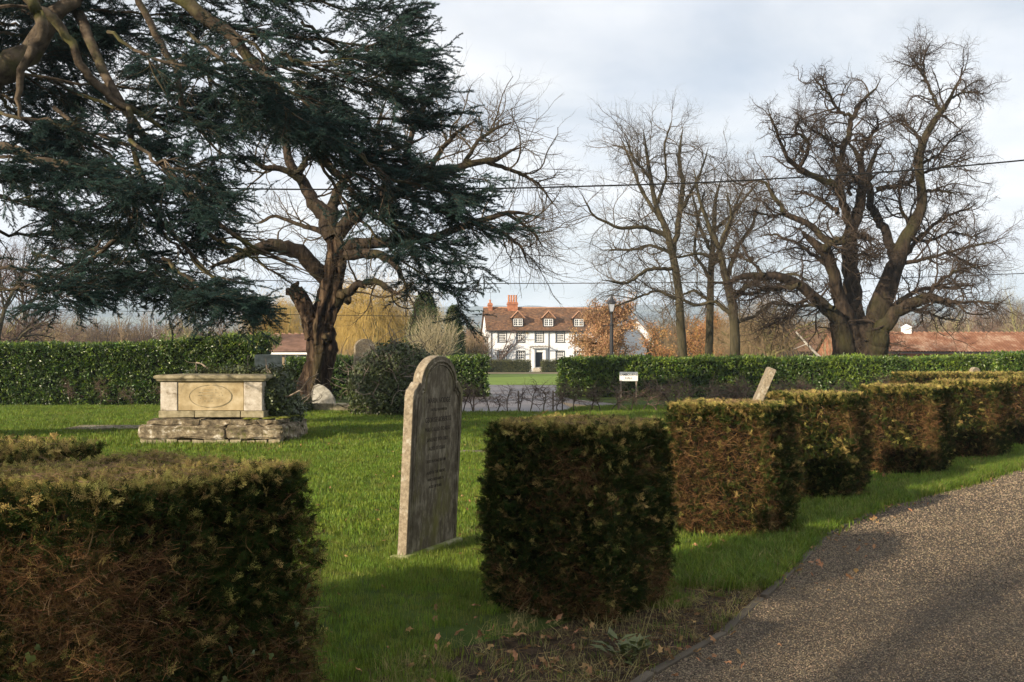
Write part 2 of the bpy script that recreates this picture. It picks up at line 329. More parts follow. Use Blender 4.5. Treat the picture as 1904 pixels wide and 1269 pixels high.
M['wire'] = mat('wire', [(0, (.015, .015, .015))])
M['sign'] = mat('sign_board', [(.3, (.66, .65, .62)), (.7, (.82, .81, .78))], scale=9)
M['post'] = mat('weathered_post', [(.3, (.16, .13, .10)), (.7, (.28, .23, .18))], scale=8)
M['hill'] = mat('hill_cover', [(0, (.030, .040, .020)), (.50, (.040, .050, .026)), (.55, (.13, .16, .06)), (.8, (.045, .055, .03)), (1, (.17, .18, .10))], scale=.0032, tex='voronoi', cols2=[(0, (.025, .033, .018)), (1, (.05, .055, .03))], scale2=.004, fac2=(.44, .54))
M['terracotta'] = mat('terracotta', [(0, (.42, .18, .09))])
M['car_blue'] = mat('car_paint', [(0, (.05, .12, .20))], spec=.6, rough=.25)
lampglass = bpy.data.materials.new('lamp_glass'); lampglass.use_nodes = True
_b = lampglass.node_tree.nodes['Principled BSDF']; _b.inputs['Base Color'].default_value = (.85, .87, .9, 1); _b.inputs['Roughness'].default_value = .35; _b.inputs['Transmission Weight'].default_value = .75
M['lamp_glass'] = lampglass

# ------------------------------------------------------------------ branch growing
def unit(v): return v / (np.linalg.norm(v, axis=-1, keepdims=True) + 1e-9)
def spawn(P, Rd, n, t0, t1, ang, L, N, wig, grav, rmax, flat=1.0, taper=.3, ratio=.6, endL=.5, curl=0.0, up_tip=0.0):
    K, N0, _ = P.shape; idx = np.repeat(np.arange(K), n); m = len(idx)
    t = np.tile((np.arange(n) + .5) / n, K) + rng.uniform(-.5, .5, m) / n; t = t0 + (t1 - t0) * np.clip(t, 0, 1)
    f = t * (N0 - 1); i = np.clip(f.astype(int), 0, N0 - 2); w = (f - i)[:, None]
    p = P[idx, i] * (1 - w) + P[idx, i + 1] * w; T = unit(P[idx, i + 1] - P[idx, i]); rr = Rd[idx, i] * (1 - w[:, 0]) + Rd[idx, i + 1] * w[:, 0]
    q = rng.normal(size=(m, 3)); q[:, 2] *= flat; q = unit(q - T * (q * T).sum(1, keepdims=True)); q[:, 2] *= max(flat, .35) if flat < 1 else 1
    a = np.radians(ang) * rng.uniform(.65, 1.25, m)[:, None]
    d = unit(T * np.cos(a) + q * np.sin(a)); ln = L * (1 - (1 - endL) * t) * rng.uniform(.5, 1.35, m)
    r0 = np.minimum(rr * ratio, rmax * (ln / L) ** .5)
    return grow(p, d, ln, N, wig, grav, r0, taper, up_tip)
def grow(p, d, ln, N, wig, grav, r0, taper=.3, up_tip=0.0):
    m = len(p); out = np.zeros((m, N, 3)); out[:, 0] = p; step = (ln / (N - 1))[:, None]; dv = rng.normal(size=(m, 3)) * wig * .5
    for k in range(1, N):
        dv = .35 * dv + rng.normal(size=(m, 3)) * wig
        g = grav * k / N + up_tip * (1 if k > N * .6 else 0)
        d = unit(d + dv + np.array([0, 0, 1.0]) * g); out[:, k] = out[:, k - 1] + d * step
    rr = np.asarray(r0)[:, None] * (1 - (1 - taper) * np.linspace(0, 1, N)[None] ** .9)
    return out, rr
def limb(pts, z0, dz, N=22, wob=.05, seed=0):
    """pts in photograph pixels (x, y, width px); z0 = distance; dz = depth offset reached at the tip"""
    pts = np.array(pts, float); s = np.concatenate([[0], np.cumsum(np.hypot(*np.diff(pts[:, :2], axis=0).T))]); s /= s[-1]
    t = np.linspace(0, 1, N); X = np.interp(t, s, pts[:, 0]); Y = np.interp(t, s, pts[:, 1]); Wd = np.interp(t, s, pts[:, 2])
    k = np.array([.25, .5, .25])
    for a in (X, Y): a[1:-1] = np.convolve(a, k, 'valid')
    Wd = Wd * np.interp(t, [0, .82, 1], [1, 1, .35])
    z = z0 + (dz[0] + (dz[1] - dz[0]) * t if isinstance(dz, (tuple, list)) else dz * t)
    P = np.stack([(X - CX) / FPX * z, z, H0 - (Y - HY) / FPX * z], 1); Rr = Wd / FPX * z / 2
    n = rng.normal(size=(N, 3)) * wob * Rr[:, None].clip(.05) * 1.5; n[0] = 0
    return P + n, Rr
def stack(ls): return np.stack([a for a, _ in ls]), np.stack([b for _, b in ls])
def cat(*prs): return np.concatenate([a for a, _ in prs]), np.concatenate([b for _, b in prs])

# ------------------------------------------------------------------ leaf and twig variants (source meshes for scattering)
def leafquad(mb, p, d, n, L, W, m=0, fold=.15):
    """pointed leaf of 2 quads-ish: diamond with fold; p,d,n arrays"""
    p = np.asarray(p); d = unit(np.asarray(d)); n = np.asarray(n); s = unit(np.cross(n, d)); n = unit(np.cross(d, s)); K = len(p)
    L = np.broadcast_to(L, (K,))[:, None]; W = np.broadcast_to(W, (K,))[:, None]
    a = p; b = p + d * L * .45 + s * W / 2 + n * W * fold; c = p + d * L - n * L * .08; e = p + d * L * .45 - s * W / 2 + n * W * fold
    V = np.stack([a, b, c, e], 1).reshape(-1, 3); i = np.arange(K) * 4
    mb.add(V, T=np.concatenate([np.stack([i, i + 1, i + 2], 1), np.stack([i, i + 2, i + 3], 1)]), m=m)
def needle(mb, p, d, L, W, m=0):
    p = np.asarray(p); d = unit(np.asarray(d)); s = unit(np.cross(d, rng.normal(size=p.shape))); K = len(p); L = np.broadcast_to(L, (K,))[:, None]
    V = np.stack([p - s * W / 2, p + s * W / 2, p + d * L], 1).reshape(-1, 3); mb.add(V, T=np.arange(3 * K).reshape(-1, 3), m=m)

def v_yew(k, m):
    mb = MB(); P, Rr = grow(np.zeros((1, 3)), np.array([[1, 0, .1]]), np.array([.085]), 5, .12, .05, [.0016]); mb.tubes(P, Rr, 3, m=1)
    sub, sr = spawn(P, Rr, 4, .15, .85, 45, .045, 4, .15, 0, .001, flat=.5); mb.tubes(sub, sr, 3, m=1)
    for A, n in ((P, 16), (sub, 8)):
        for a in A:
            t = np.linspace(.1, 1, n) * (len(a) - 1); i = np.clip(t.astype(int), 0, len(a) - 2); w = (t - i)[:, None]
            p = a[i] * (1 - w) + a[i + 1] * w; T = unit(a[i + 1] - a[i]); side = unit(np.cross([0, 0, 1], T)) * np.where(np.arange(n) % 2, 1, -1)[:, None]
            leafquad(mb, p, side + T * .9 + rng.normal(size=(n, 3)) * .25, [[0, 0, 1]] * n, .018, .0042)
    return mb.build('yew_sprig_%d' % k, [m, M['yew_twig']], link=False)
def v_twig(k, m, L=.12, r=.0016):
    mb = MB(); P, Rr = grow(np.zeros((1, 3)), np.array([[1, 0, .0]]), np.array([L]), 6, .16, .0, [r]); mb.tubes(P, Rr, 3)
    sub, sr = spawn(P, Rr, 5, .15, .95, 34, L * .42, 4, .16, 0, r * .8); mb.tubes(sub, sr, 3)
    return mb.build('twig_%d' % k, [m], link=False)
def v_ivy(k, m, s=.05, n=1):
    mb = MB()
    for q in range(n):
        out = [(0, -.12), (.30, -.38), (.52, -.02), (.42, .30), (.30, .42), (.12, .62), (0, 1.0), (-.12, .62), (-.30, .42), (-.42, .30), (-.52, -.02), (-.30, -.38)]
        o = rng.normal(size=3) * s * (1.2 if n > 1 else 0); a = rng.uniform(0, 6.28); b = rng.uniform(-.5, .5)
        V = [(0, .25, .0)] + [(x, y, -.12 * abs(x) - .1 * y * y) for x, y in out]
        V = np.array(V) * s; c, sn = math.cos(a), math.sin(a)
        if n > 1: V = V @ np.array([[c, sn, 0], [-sn, c, 0], [0, 0, 1]]) @ np.array([[1, 0, 0], [0, math.cos(b), math.sin(b)], [0, -math.sin(b), math.cos(b)]])
        V = V + o; K = len(out); mb.add(V, T=[[0, 1 + i, 1 + (i + 1) % K] for i in range(K)])
    # stand it so that forward=x along the leaf
    o = mb.build('ivy_leaf_%d' % k, [m], link=False); return o
def v_laurel(k, mats_, n=5, L=.11):
    mb = MB(); d = rng.normal(size=(n, 3)) * .8 + np.array([.5, 0, .35]); nn = rng.normal(size=(n, 3)) * .5 + np.array([.3, 0, 1]); p = rng.normal(size=(n, 3)) * .045
    d = unit(d); L_ = L * rng.uniform(.75, 1.2, n)
    for q in range(n):
        s = unit(np.cross(nn[q], d[q])); u = unit(np.cross(d[q], s)); W = L_[q] * .40; pts = []
        V = [p[q], p[q] + d[q] * L_[q] * .3 + s * W * .45 + u * W * .15, p[q] + d[q] * L_[q] * .7 + s * W * .38 + u * W * .12, p[q] + d[q] * L_[q] - u * L_[q] * .12,
             p[q] + d[q] * L_[q] * .7 - s * W * .38 + u * W * .12, p[q] + d[q] * L_[q] * .3 - s * W * .45 + u * W * .15, p[q] + d[q] * L_[q] * .5]
        mb.add(V, T=[[0, 1, 6], [1, 2, 6], [2, 3, 6], [3, 4, 6], [4, 5, 6], [5, 0, 6]], m=0)
    return mb.build('laurel_spray_%d' % k, [mats_], link=False)
def v_cedar(k):
    mb = MB(); P, Rr = grow(np.zeros((1, 3)), np.array([[1, 0, .12]]), np.array([.62]), 8, .06, -.10, [.008]); mb.tubes(P, Rr, 3, m=1)
    sub, sr = spawn(P, Rr, 14, .05, .97, 52, .18, 5, .12, .03, .004, flat=.08, endL=.55); mb.tubes(sub, sr, 3, m=1)
    for A, n in ((P, 20), (sub, 8)):
        for a in A:
            t = np.linspace(.05, 1, n) * (len(a) - 1); i = np.clip(t.astype(int), 0, len(a) - 2); w = (t - i)[:, None]
            p = np.repeat(a[i] * (1 - w) + a[i + 1] * w, 5, 0); T = np.repeat(unit(a[i + 1] - a[i]), 5, 0)
            d = rng.normal(size=p.shape) * .75 + np.array([0, 0, .85]) + T * .45
            needle(mb, p, d, rng.uniform(.026, .042, len(p)), .0085)
    return mb.build('cedar_sprig_%d' % k, [M['cedar'], M['cedar_bark']], link=False)
def v_grass(k, m, n=16, h=.06, w=.0034, spread=.035, lean=.5):
    mb = MB(); p = np.zeros((n, 3)); p[:, :2] = rng.normal(size=(n, 2)) * spread; a = rng.uniform(0, 6.28, n); hh = h * rng.uniform(.55, 1.25, n)[:, None]
    d = np.stack([np.cos(a), np.sin(a), np.zeros(n)], 1); s = np.stack([-np.sin(a), np.cos(a), np.zeros(n)], 1); u = np.array([0, 0, 1.]); b = lean * rng.uniform(.2, 1, n)[:, None]
    p0 = p - u * .008; p1 = p + u * hh * .55 + d * hh * b * .25; p2 = p + u * hh * (1 - b * .25) + d * hh * b
    V = np.stack([p0 - s * w / 2, p0 + s * w / 2, p1 + s * w * .42, p1 - s * w * .42, p2], 1).reshape(-1, 3); i = np.arange(n)[:, None] * 5
    mb.add(V, Q=i + np.array([[0, 1, 2, 3]]), T=i + np.array([[3, 2, 4]])); return mb.build('grass_tuft_%d' % k, [m], link=False)
def v_dryleaf(k, m, s=.042):
    mb = MB(); n = 10; a = np.linspace(0, 6.283, n, endpoint=False); r = np.array([1, .55, .75, .4, .7, .5, .65, .42, .8, .5]) * s * .6
    V = [(0, 0, .006)] + [(r[i] * math.cos(a[i]) * 1.4, r[i] * math.sin(a[i]) * .9, rng.uniform(0, .35) * s) for i in range(n)]
    mb.add(V, T=[[0, 1 + i, 1 + (i + 1) % n] for i in range(n)]); return mb.build('dry_leaf_%d' % k, [m], link=False)
def v_pebble(k, s=.0070):
    mb = MB(); bm = bmesh.new(); bmesh.ops.create_icosphere(bm, subdivisions=1, radius=1)
    V = np.array([v.co[:] for v in bm.verts]) * (s * np.array([1.2, .9, .6])) * rng.uniform(.8, 1.2, (len(bm.verts), 1)); T = [[v.index for v in f.verts] for f in bm.faces]; bm.free()
    mb.add(V, T=T); return mb.build('pebble_%d' % k, [M['pebble']], smooth=False, link=False)
def v_smallleaf(k, m, s=.07, n=6, spread=.08):
    mb = MB(); leafquad(mb, rng.normal(size=(n, 3)) * spread, rng.normal(size=(n, 3)) + np.array([0, 0, -.3]), rng.normal(size=(n, 3)), s * rng.uniform(.7, 1.3, n), s * .55)
    return mb.build('small_leaf_%d_%s' % (k, m.name), [m], link=False)
VY = [v_yew(k, M['yew_leaf']) for k in range(4)]
VYT = [v_yew(10 + k, M['yew_lit_tip']) for k in range(3)]
VT = [v_twig(k, M['yew_twig']) for k in range(5)]
VDT = [v_twig(20 + k, M['dead_twig'], L=.13, r=.0018) for k in range(3)]
VI = [v_ivy(0, M['ivy']), v_ivy(1, M['ivy'], s=.04)]
VIC = [v_ivy(10 + k, M['ivy'], s=.055, n=7) for k in range(4)]
VL = [v_laurel(k, M['laurel']) for k in range(5)] + [v_laurel(10 + k, M['laurel_new']) for k in range(2)]
VC = [v_cedar(k) for k in range(5)]
VG = [v_grass(k, M['grass']) for k in range(5)] + [v_grass(5 + k, M['grass_pale']) for k in range(2)]
VGB = [v_grass(10 + k, M['grass'], n=18, h=.06, w=.008, spread=.07) for k in range(4)] + [v_grass(14 + k, M['grass_pale'], n=16, h=.055, w=.007, spread=.07) for k in range(2)]
VGT = [v_grass(20 + k, M['grass'], n=12, h=.12, w=.005, spread=.03, lean=.8) for k in range(3)] + [v_grass(24, M['grass_dry'], n=7, h=.13, w=.003, spread=.03, lean=1.1)]
VDG = [v_grass(30 + k, M['grass_dry'], n=10, h=.14, w=.003, spread=.05, lean=1.6) for k in range(3)]
VDL = [v_dryleaf(k, M['fallen']) for k in range(4)]
VP = [v_pebble(k) for k in range(5)]
VBX = [v_smallleaf(k, M['box'], s=.09, n=9, spread=.09) for k in range(3)]
VCF = [v_smallleaf(k, M['conifer'], s=.16, n=10, spread=.14) for k in range(3)]
VBL = [v_smallleaf(k, M['brown_leaf'], s=.17, n=9, spread=.20) for k in range(4)]
VOL = [v_smallleaf(k, M['orange_leaf'], s=.17, n=9, spread=.20) for k in range(3)]

def pn(p, f, s=0):
    """cheap smooth noise in about -1..1"""
    x, y, z = p[:, 0] * f + s, p[:, 1] * f + s * 1.7, p[:, 2] * f + s * .6
    return (np.sin(x * 1.9 + 1.3 * np.sin(y * 1.4 + s)) + np.sin(y * 2.3 + 1.1 * np.sin(z * 1.7)) + np.sin(z * 2.1 + 1.2 * np.sin(x * 1.6 + 2)) + .7 * np.sin(x * 4.1 + y * 3.3 + z * 3.7)) / 3.2

# ------------------------------------------------------------------ ground
def inpoly(x, y, poly):
    x = np.asarray(x); y = np.asarray(y); c = np.zeros(x.shape, bool); n = len(poly); j = n - 1
    for i in range(n):
        xi, yi = poly[i]; xj, yj = poly[j]
        c ^= ((yi > y) != (yj > y)) & (x < (xj - xi) * (y - yi) / (yj - yi + 1e-12) + xi); j = i
    return c
def sheet(name, poly, z, m, kind='structure', label=None):
    mb = MB(); mb.poly([(x, y, z) for x, y in poly]); o = mb.build(name, m, kind=kind); return o
EDGE = [(-3.6, -3), (-.75, 2.6), (.2, 4.2), (.67, 5.0), (1.26, 5.85), (2.16, 7.58), (2.8, 8.95), (3.98, 10.7), (5.75, 12.55), (7.6, 14.7), (12, 19), (24, 30)]
EX, EYv = np.array([e[0] for e in EDGE]), np.array([e[1] for e in EDGE])
def edge_x(y): return np.interp(y, EYv, EX)
# terrain: flat churchyard, then hills far away
mb = MB()
mb.box(-90, 130, -30, 160, -.6, 0)
mb.build('lawn', M['lawn'], kind='structure')
drive = EDGE + [(32, 26), (18, 12), (12, 5), (8, -3)]
sheet('driveway', drive, .004, M['gravel'])
bed = [(EX[k] - .02, EYv[k]) for k in range(0, 8)] + [(EX[k] - d, EYv[k] + .1) for k, d in ((7, .1), (6, .25), (5, .5), (4, 1.0), (3, 1.5), (2, 1.3), (1, .9), (0, 1))]
sheet('planting_bed', bed, .003, M['bed'])
track = [GP(x, y) for x, y in ((846, 772), (1010, 772), (1085, 757), (1150, 752), (1060, 742), (1030, 730), (1050, 717), (890, 716), (800, 735), (700, 755))]
sheet('access_track', track, .004, M['tarmac'])
far_lawn = mat('far_lawn', [(.35, (.12, .18, .03)), (.65, (.17, .24, .045))], scale=.5, detail=8, bump=.5, bscale=30)
sheet('far_lawn', [(-9, 63), (9, 63), (14, 111.8), (-14, 111.8)], .004, far_lawn)
sheet('sandy_verge', [GP(x, y) for x, y in ((1040, 748), (1100, 756), (1200, 768), (1130, 768), (1060, 758))], .008, M['sand'])
sheet('house_forecourt', [(-16, 112), (16, 112), (16, 123), (-16, 123)], .004, M['sand'])
def plain(name, y0, y1, x0, x1, z0, z1, m):
    mb = MB(); mb.add([(x0, y0, z0), (x1, y0, z0), (x1, y1, z1), (x0, y1, z1)], [[0, 1, 2, 3]]); return mb.build(name, m, kind='structure')
ny, nx = 90, 160
yy = np.geomspace(158, 5200, ny); aa = np.linspace(-1, 1, nx)
Y = np.repeat(yy[:, None], nx, 1); X = Y * aa[None] * .85
q = np.stack([X.ravel(), Y.ravel(), 0 * X.ravel()], 1)
s1 = np.clip((Y - 350) / 900, 0, 1); s2 = np.clip((Y - 1500) / 2300, 0, 1)
Z = -.5 - 9 * np.sin(np.clip((Y - 160) / 700, 0, 1) * math.pi) ** 1 + 52 * s1 ** 1.6 * (.6 + .25 * pn(q, .0042).reshape(Y.shape)) + 205 * s2 ** 1.2 * (.86 + .11 * pn(q, .0011, 3).reshape(Y.shape) + .05 * pn(q, .0032, 1).reshape(Y.shape))
q[:, 2] = Z.ravel() + rng.uniform(0, 1, Z.size) * np.clip((Y.ravel() - 900) / 2000, 0, 1) * 5
i, j = np.meshgrid(np.arange(ny - 1), np.arange(nx - 1), indexing='ij'); b = (i * nx + j).ravel()
mb = MB(); mb.add(q, np.stack([b, b + 1, b + nx + 1, b + nx], 1)); mb.build('distant_hills', M['hill'], smooth=True, kind='structure')
# rough pasture round the flat part, reaching the horizon behind and beside
mb = MB()
S = 5300
for x0, x1, y0, y1 in ((-S, -90, -800, 160), (130, S, -800, 160), (-90, 130, -800, -30)): mb.box(x0, x1, y0, y1, -1.2, -.02)
mb.build('pasture', M['lawn'], kind='structure')

# haze
hz = bpy.data.materials.new('haze'); hz.use_nodes = True; hz.node_tree.nodes.clear()
hv = hz.node_tree.nodes.new('ShaderNodeVolumePrincipled'); ho = hz.node_tree.nodes.new('ShaderNodeOutputMaterial')
hv.inputs['Color'].default_value = (.66, .80, 1.0, 1); hv.inputs['Density'].default_value = .00026; hv.inputs['Anisotropy'].default_value = 0
hz.node_tree.links.new(hv.outputs[0], ho.inputs['Volume'])
mb = MB(); mb.box(-5600, 5600, -900, 5400, -13, 262)
HAZE = mb.build('haze', hz, kind='stuff')
HAZE.display_type = 'WIRE'
# ------------------------------------------------------------------ house
def window(parent, x0, x1, z0, z1, y, nx, nz, frame_m, fw=.09, sash=True):
    """window object in the wall plane y (front towards -y), frame > pane, glazing bars"""
    mb = MB(); f = fw
    mb.box(x0 - f, x0, y - .05, y + .06, z0 - f, z1 + f); mb.box(x1, x1 + f, y - .05, y + .06, z0 - f, z1 + f)
    mb.box(x0, x1, y - .05, y + .06, z1, z1 + f); mb.box(x0, x1, y - .05, y + .06, z0 - f, z0)
    mb.box(x0 - f - .07, x1 + f + .07, y - .12, y - .052, z0 - f - .05, z0 - f + .03)
    w = mb.build('window', frame_m, parent)
    mb = MB(); e = .07
    mb.box(x0, x0 + e, y - .03, y + .02, z0, z1); mb.box(x1 - e, x1, y - .03, y + .02, z0, z1); mb.box(x0 + e, x1 - e, y - .03, y + .02, z0, z0 + e); mb.box(x0 + e, x1 - e, y - .03, y + .02, z1 - e, z1)
    for k in range(1, nx):
        xx = x0 + (x1 - x0) * k / nx; t = .034 if nx != 4 or k != 2 or sash else .05; mb.box(xx - t, xx + t, y - .028, y + .018, z0 + e, z1 - e)
    for k in range(1, nz):
        zz = z0 + (z1 - z0) * k / nz; t = .034
        mb.box(x0 + e, x1 - e, y - .026, y + .016, zz - t, zz + t)
    mb.build('sash', M['white'], w)
    mb = MB(); mb.box(x0 + .01, x1 - .01, y + .03, y + .045, z0 + .01, z1 - .01); mb.build('pane', M['glassdark'], w)
    return w
def house():
    hs = empty('white_house', (-3.19, 131, .25), 'long white house with old tiled roof, dormers and black-framed windows beyond the lawn', 'house', rz=R(7))
    W, D, E, RG = 17.2, 7.5, 5.3, 8.3
    op = []
    for cx in (1.9, 4.35, 6.85, 9.65, 12.15, 14.8): op.append((cx - .52, cx + .52, 3.72, 5.0))
    for cx in (1.9, 4.35, 9.65, 12.15, 14.8): op.append((cx - .52, cx + .52, 1.1, 2.45))
    op.append((6.35, 7.3, .35, 2.3))
    # wall with real openings: grid decomposition
    xs = sorted({0, W} | {round(v, 3) for o in op for v in o[:2]}); zs = sorted({-.3, E} | {round(v, 3) for o in op for v in o[2:]})
    mb = MB()
    for a, b in zip(xs, xs[1:]):
        for c, d in zip(zs, zs[1:]):
            if any(o[0] <= (a + b) / 2 <= o[1] and o[2] <= (c + d) / 2 <= o[3] for o in op): continue
            mb.box(a, b, 0, .3, c, d)
    mb.box(0, .3, .3, D, -.3, E); mb.box(W - .3, W, .3, D, -.3, E); mb.box(.3, W - .3, D - .3, D, -.3, E)
    mb.poly([(0, 0, E), (0, D / 2, RG - .05), (0, D, E)]); mb.poly([(W, 0, E), (W, D, E), (W, D / 2, RG - .05)])
    mb.build('wall', M['wall'], hs)
    mb = MB(); o = .25
    for y0, y1, z0, z1 in ((-o, D / 2, E - .22, RG), (D + o, D / 2, E - .22, RG)):
        n = 40; xg = np.linspace(-o, W + o, n); V = []
        for t in np.linspace(0, 1, 8):
            sag = -.07 * np.sin(xg * .45) * t + rng.uniform(-.015, .015, n)
            V.append(np.stack([xg, np.full(n, y0 + (y1 - y0) * t), z0 + (z1 - z0) * t + sag + .12], 1))
        V = np.array(V); b = (np.arange(7)[:, None] * n + np.arange(n - 1)).ravel(); mb.add(V.reshape(-1, 3), np.stack([b, b + 1, b + n + 1, b + n], 1))
        mb.box(-o, W + o, min(y0, y0 + .001) - .02, y0 + .02, z0 - .05, z0 + .11)
    rf = mb.build('roof', M['roof'], hs)
    mb = MB(); mb.box(-o, W + o, D / 2 - .1, D / 2 + .1, RG + .02, RG + .2); mb.build('ridge_tiles', M['roof_edge'], rf)
    mb = MB(); mb.box(-o, W + o, -.40, -.28, E - .26, E - .12); mb.build('gutter', M['black'], hs)
    for x in (.45, 8.1):
        mb = MB(); mb.tubes([(x, -.09, -.3), (x, -.09, E - .5), (x + .1, -.34, E - .2)], [.05] * 3, 6); mb.build('downpipe', M['pipe'], hs)
    for o_ in op[:-1]:
        window(hs, o_[0], o_[1], o_[2], o_[3], .10, 4, 4, M['black'])
        mb = MB(); mb.box(o_[0] - .1, o_[1] + .1, -.04, .02, o_[2] - .1, o_[2] - .0); mb.box(o_[0] - .1, o_[0], -.04, .02, o_[2], o_[3] + .1); mb.box(o_[1], o_[1] + .1, -.04, .02, o_[2], o_[3] + .1); mb.box(o_[0], o_[1], -.04, .02, o_[3], o_[3] + .1)
        mb.build('window_surround', M['black'], hs)
    # door and porch
    mb = MB(); mb.box(6.36, 7.29, .12, .2, .36, 2.29); dr = mb.build('door', M['navy'], hs)
    for c, d in ((.55, 1.15), (1.35, 2.1)):
        for a, b in ((6.47, 6.78), (6.88, 7.19)):
            mb = MB(); mb.box(a, b, .095, .122, c, d); mb.build('door_panel', M['navy'], dr)
    mb = MB(); mb.box(7.2, 7.24, .06, .12, 1.25, 1.29); mb.build('handle', M['roof_edge'], dr)
    mb = MB(); mb.box(6.0, 6.3, -.35, 0, .2, 2.75); mb.box(7.35, 7.65, -.35, 0, .2, 2.75); mb.box(5.95, 7.7, -.4, 0, 2.755, 2.95); mb.box(6.3, 7.35, -.25, 0, 2.35, 2.75); mb.build('porch', M['white'], hs)
    for k in range(3):
        mb = MB(); mb.box(6.05 - .1 * k, 7.6 + .1 * k, -.7 - .3 * k, -.4 - .3 * k + (.001 * k), -.3, .28 - .17 * k); mb.build('step', M['tomb_pale'], hs)
    mb = MB(); mb.box(5.5, 8.2, -.9, -.8, 2.98, 3.1); mb.box(5.55, 5.65, -.8, 0, 2.97, 3.07); mb.box(8.05, 8.15, -.8, 0, 2.97, 3.07); mb.box(5.55, 5.63, -.86, -.78, -.2, 2.97); mb.build('pergola', M['post'], hs)
    P, Rr = grow(np.array([[5.6, -.85, .2]]), np.array([[0, 0, 1.]]), np.array([2.9]), 8, .1, .1, [.05]); mb = MB(); mb.tubes(P, Rr, 4)
    P2, R2 = grow(np.stack([rng.uniform(5.5, 8.2, 60), rng.uniform(-.9, -.2, 60), rng.uniform(3.0, 3.15, 60)], 1), rng.normal(size=(60, 3)) * [1, .6, .3], rng.uniform(.3, .9, 60), 5, .4, -.1, np.full(60, .015)); mb.tubes(P2, R2, 3)
    mb.build('climber', M['bg_twig'], hs)
    mb = MB(); mb.box(5.05, 5.4, -.1, -.01, 4.75, 5.0); mb.build('alarm_box', M['tomb_panel'], hs)
    # dormers
    for cx in (4.05, 8.15, 12.25):
        y0 = .35; zb = 5.65; zt = 6.85; hw = .72
        mb = MB(); mb.box(cx - hw, cx - hw + .12, y0, y0 + 1.6, zb, zt); mb.box(cx + hw - .12, cx + hw, y0, y0 + 1.6, zb, zt); mb.box(cx - hw + .12, cx + hw - .12, y0, y0 + .1, zb, zb + .14); mb.box(cx - hw + .12, cx + hw - .12, y0, y0 + .1, zt - .08, zt)
        d = mb.build('dormer', M['black'], hs)
        window(d, cx - hw + .14, cx + hw - .14, zb + .16, zt - .1, y0 - .02, 4, 3, M['white'], fw=.02, sash=False) if False else None
        mb = MB(); x0, x1, z0, z1 = cx - .6, cx + .6, zb + .15, zt - .09
        mb.box(x0, x0 + .07, y0 - .03, y0 + .04, z0, z1); mb.box(x1 - .07, x1, y0 - .03, y0 + .04, z0, z1); mb.box(x0 + .07, x1 - .07, y0 - .03, y0 + .04, z0, z0 + .08); mb.box(x0 + .07, x1 - .07, y0 - .03, y0 + .04, z1 - .07, z1); mb.box(cx - .06, cx + .06, y0 - .03, y0 + .04, z0 + .08, z1 - .07)
        for s in (-1, 1): mb.box(cx + s * .3 - .022, cx + s * .3 + .022, y0 - .02, y0 + .03, z0 + .08, z1 - .07)
        for k in (1, 2):
            zz = z0 + (z1 - z0) * k / 3; mb.box(x0 + .07, x1 - .07, y0 - .018, y0 + .028, zz - .022, zz + .022)
        mb.build('sash', M['white'], d)
        mb = MB(); mb.box(x0 + .02, x1 - .02, y0 + .05, y0 + .07, z0, z1); mb.build('pane', M['glassdark'], d)
        mb = MB(); hw2 = .95; zp = zt + .95
        mb.add([(cx - hw2, y0 - .15, zt - .02), (cx, y0 - .15, zp), (cx + hw2, y0 - .15, zt - .02), (cx - hw2, y0 + 2.4, zt - .02), (cx, y0 + 3.2, zp), (cx + hw2, y0 + 2.4, zt - .02)], [[0, 1, 4, 3], [1, 2, 5, 4]], [[0, 2, 1]])
        mb.build('dormer_roof', M['roof'], d)
        mb = MB()
        for s in (-1, 1): mb.tubes([(cx + s * hw2, y0 - .2, zt - .02), (cx, y0 - .2, zp + .03)], [.07, .07], 4)
        mb.build('verge_tiles', M['roof_edge'], d)
    # chimneys
    for x0, x1, zt, pots in ((.40, .95, 9.0, 1), (3.05, 4.4, 9.15, 4)):
        mb = MB(); mb.box(x0, x1, 3.2, 4.2, RG - .5, zt); mb.box(x0 - .07, x1 + .07, 3.13, 4.27, zt - .35, zt - .2); c = mb.build('chimney', M['brick'], hs)
        for k in range(pots):
            px = x0 + (k + .5) * (x1 - x0) / pots
            mb = MB(); hgt = .95 if pots > 1 else .45
            mb.lathe([(.0, 0), (.13, 0), (.12, hgt - .12), (.15, hgt - .1), (.14, hgt), (.1, hgt), (.1, hgt - .3), (0, hgt - .3)], (px, 3.7, zt), 10); mb.build('chimney_pot', M['terracotta'], c)
    mb = MB(); mb.tubes([(.75, 3.7, 9.3), (.75, 3.7, 10.5)], [.02, .02], 4); mb.tubes([(.2, 3.7, 10.4), (1.6, 3.7, 10.4)], [.015, .015], 4)
    for k in range(7): mb.tubes([(.25 + .2 * k, 3.5, 10.4), (.25 + .2 * k, 3.9, 10.4)], [.01, .01], 3)
    mb.build('aerial', M['black'], hs)
house()

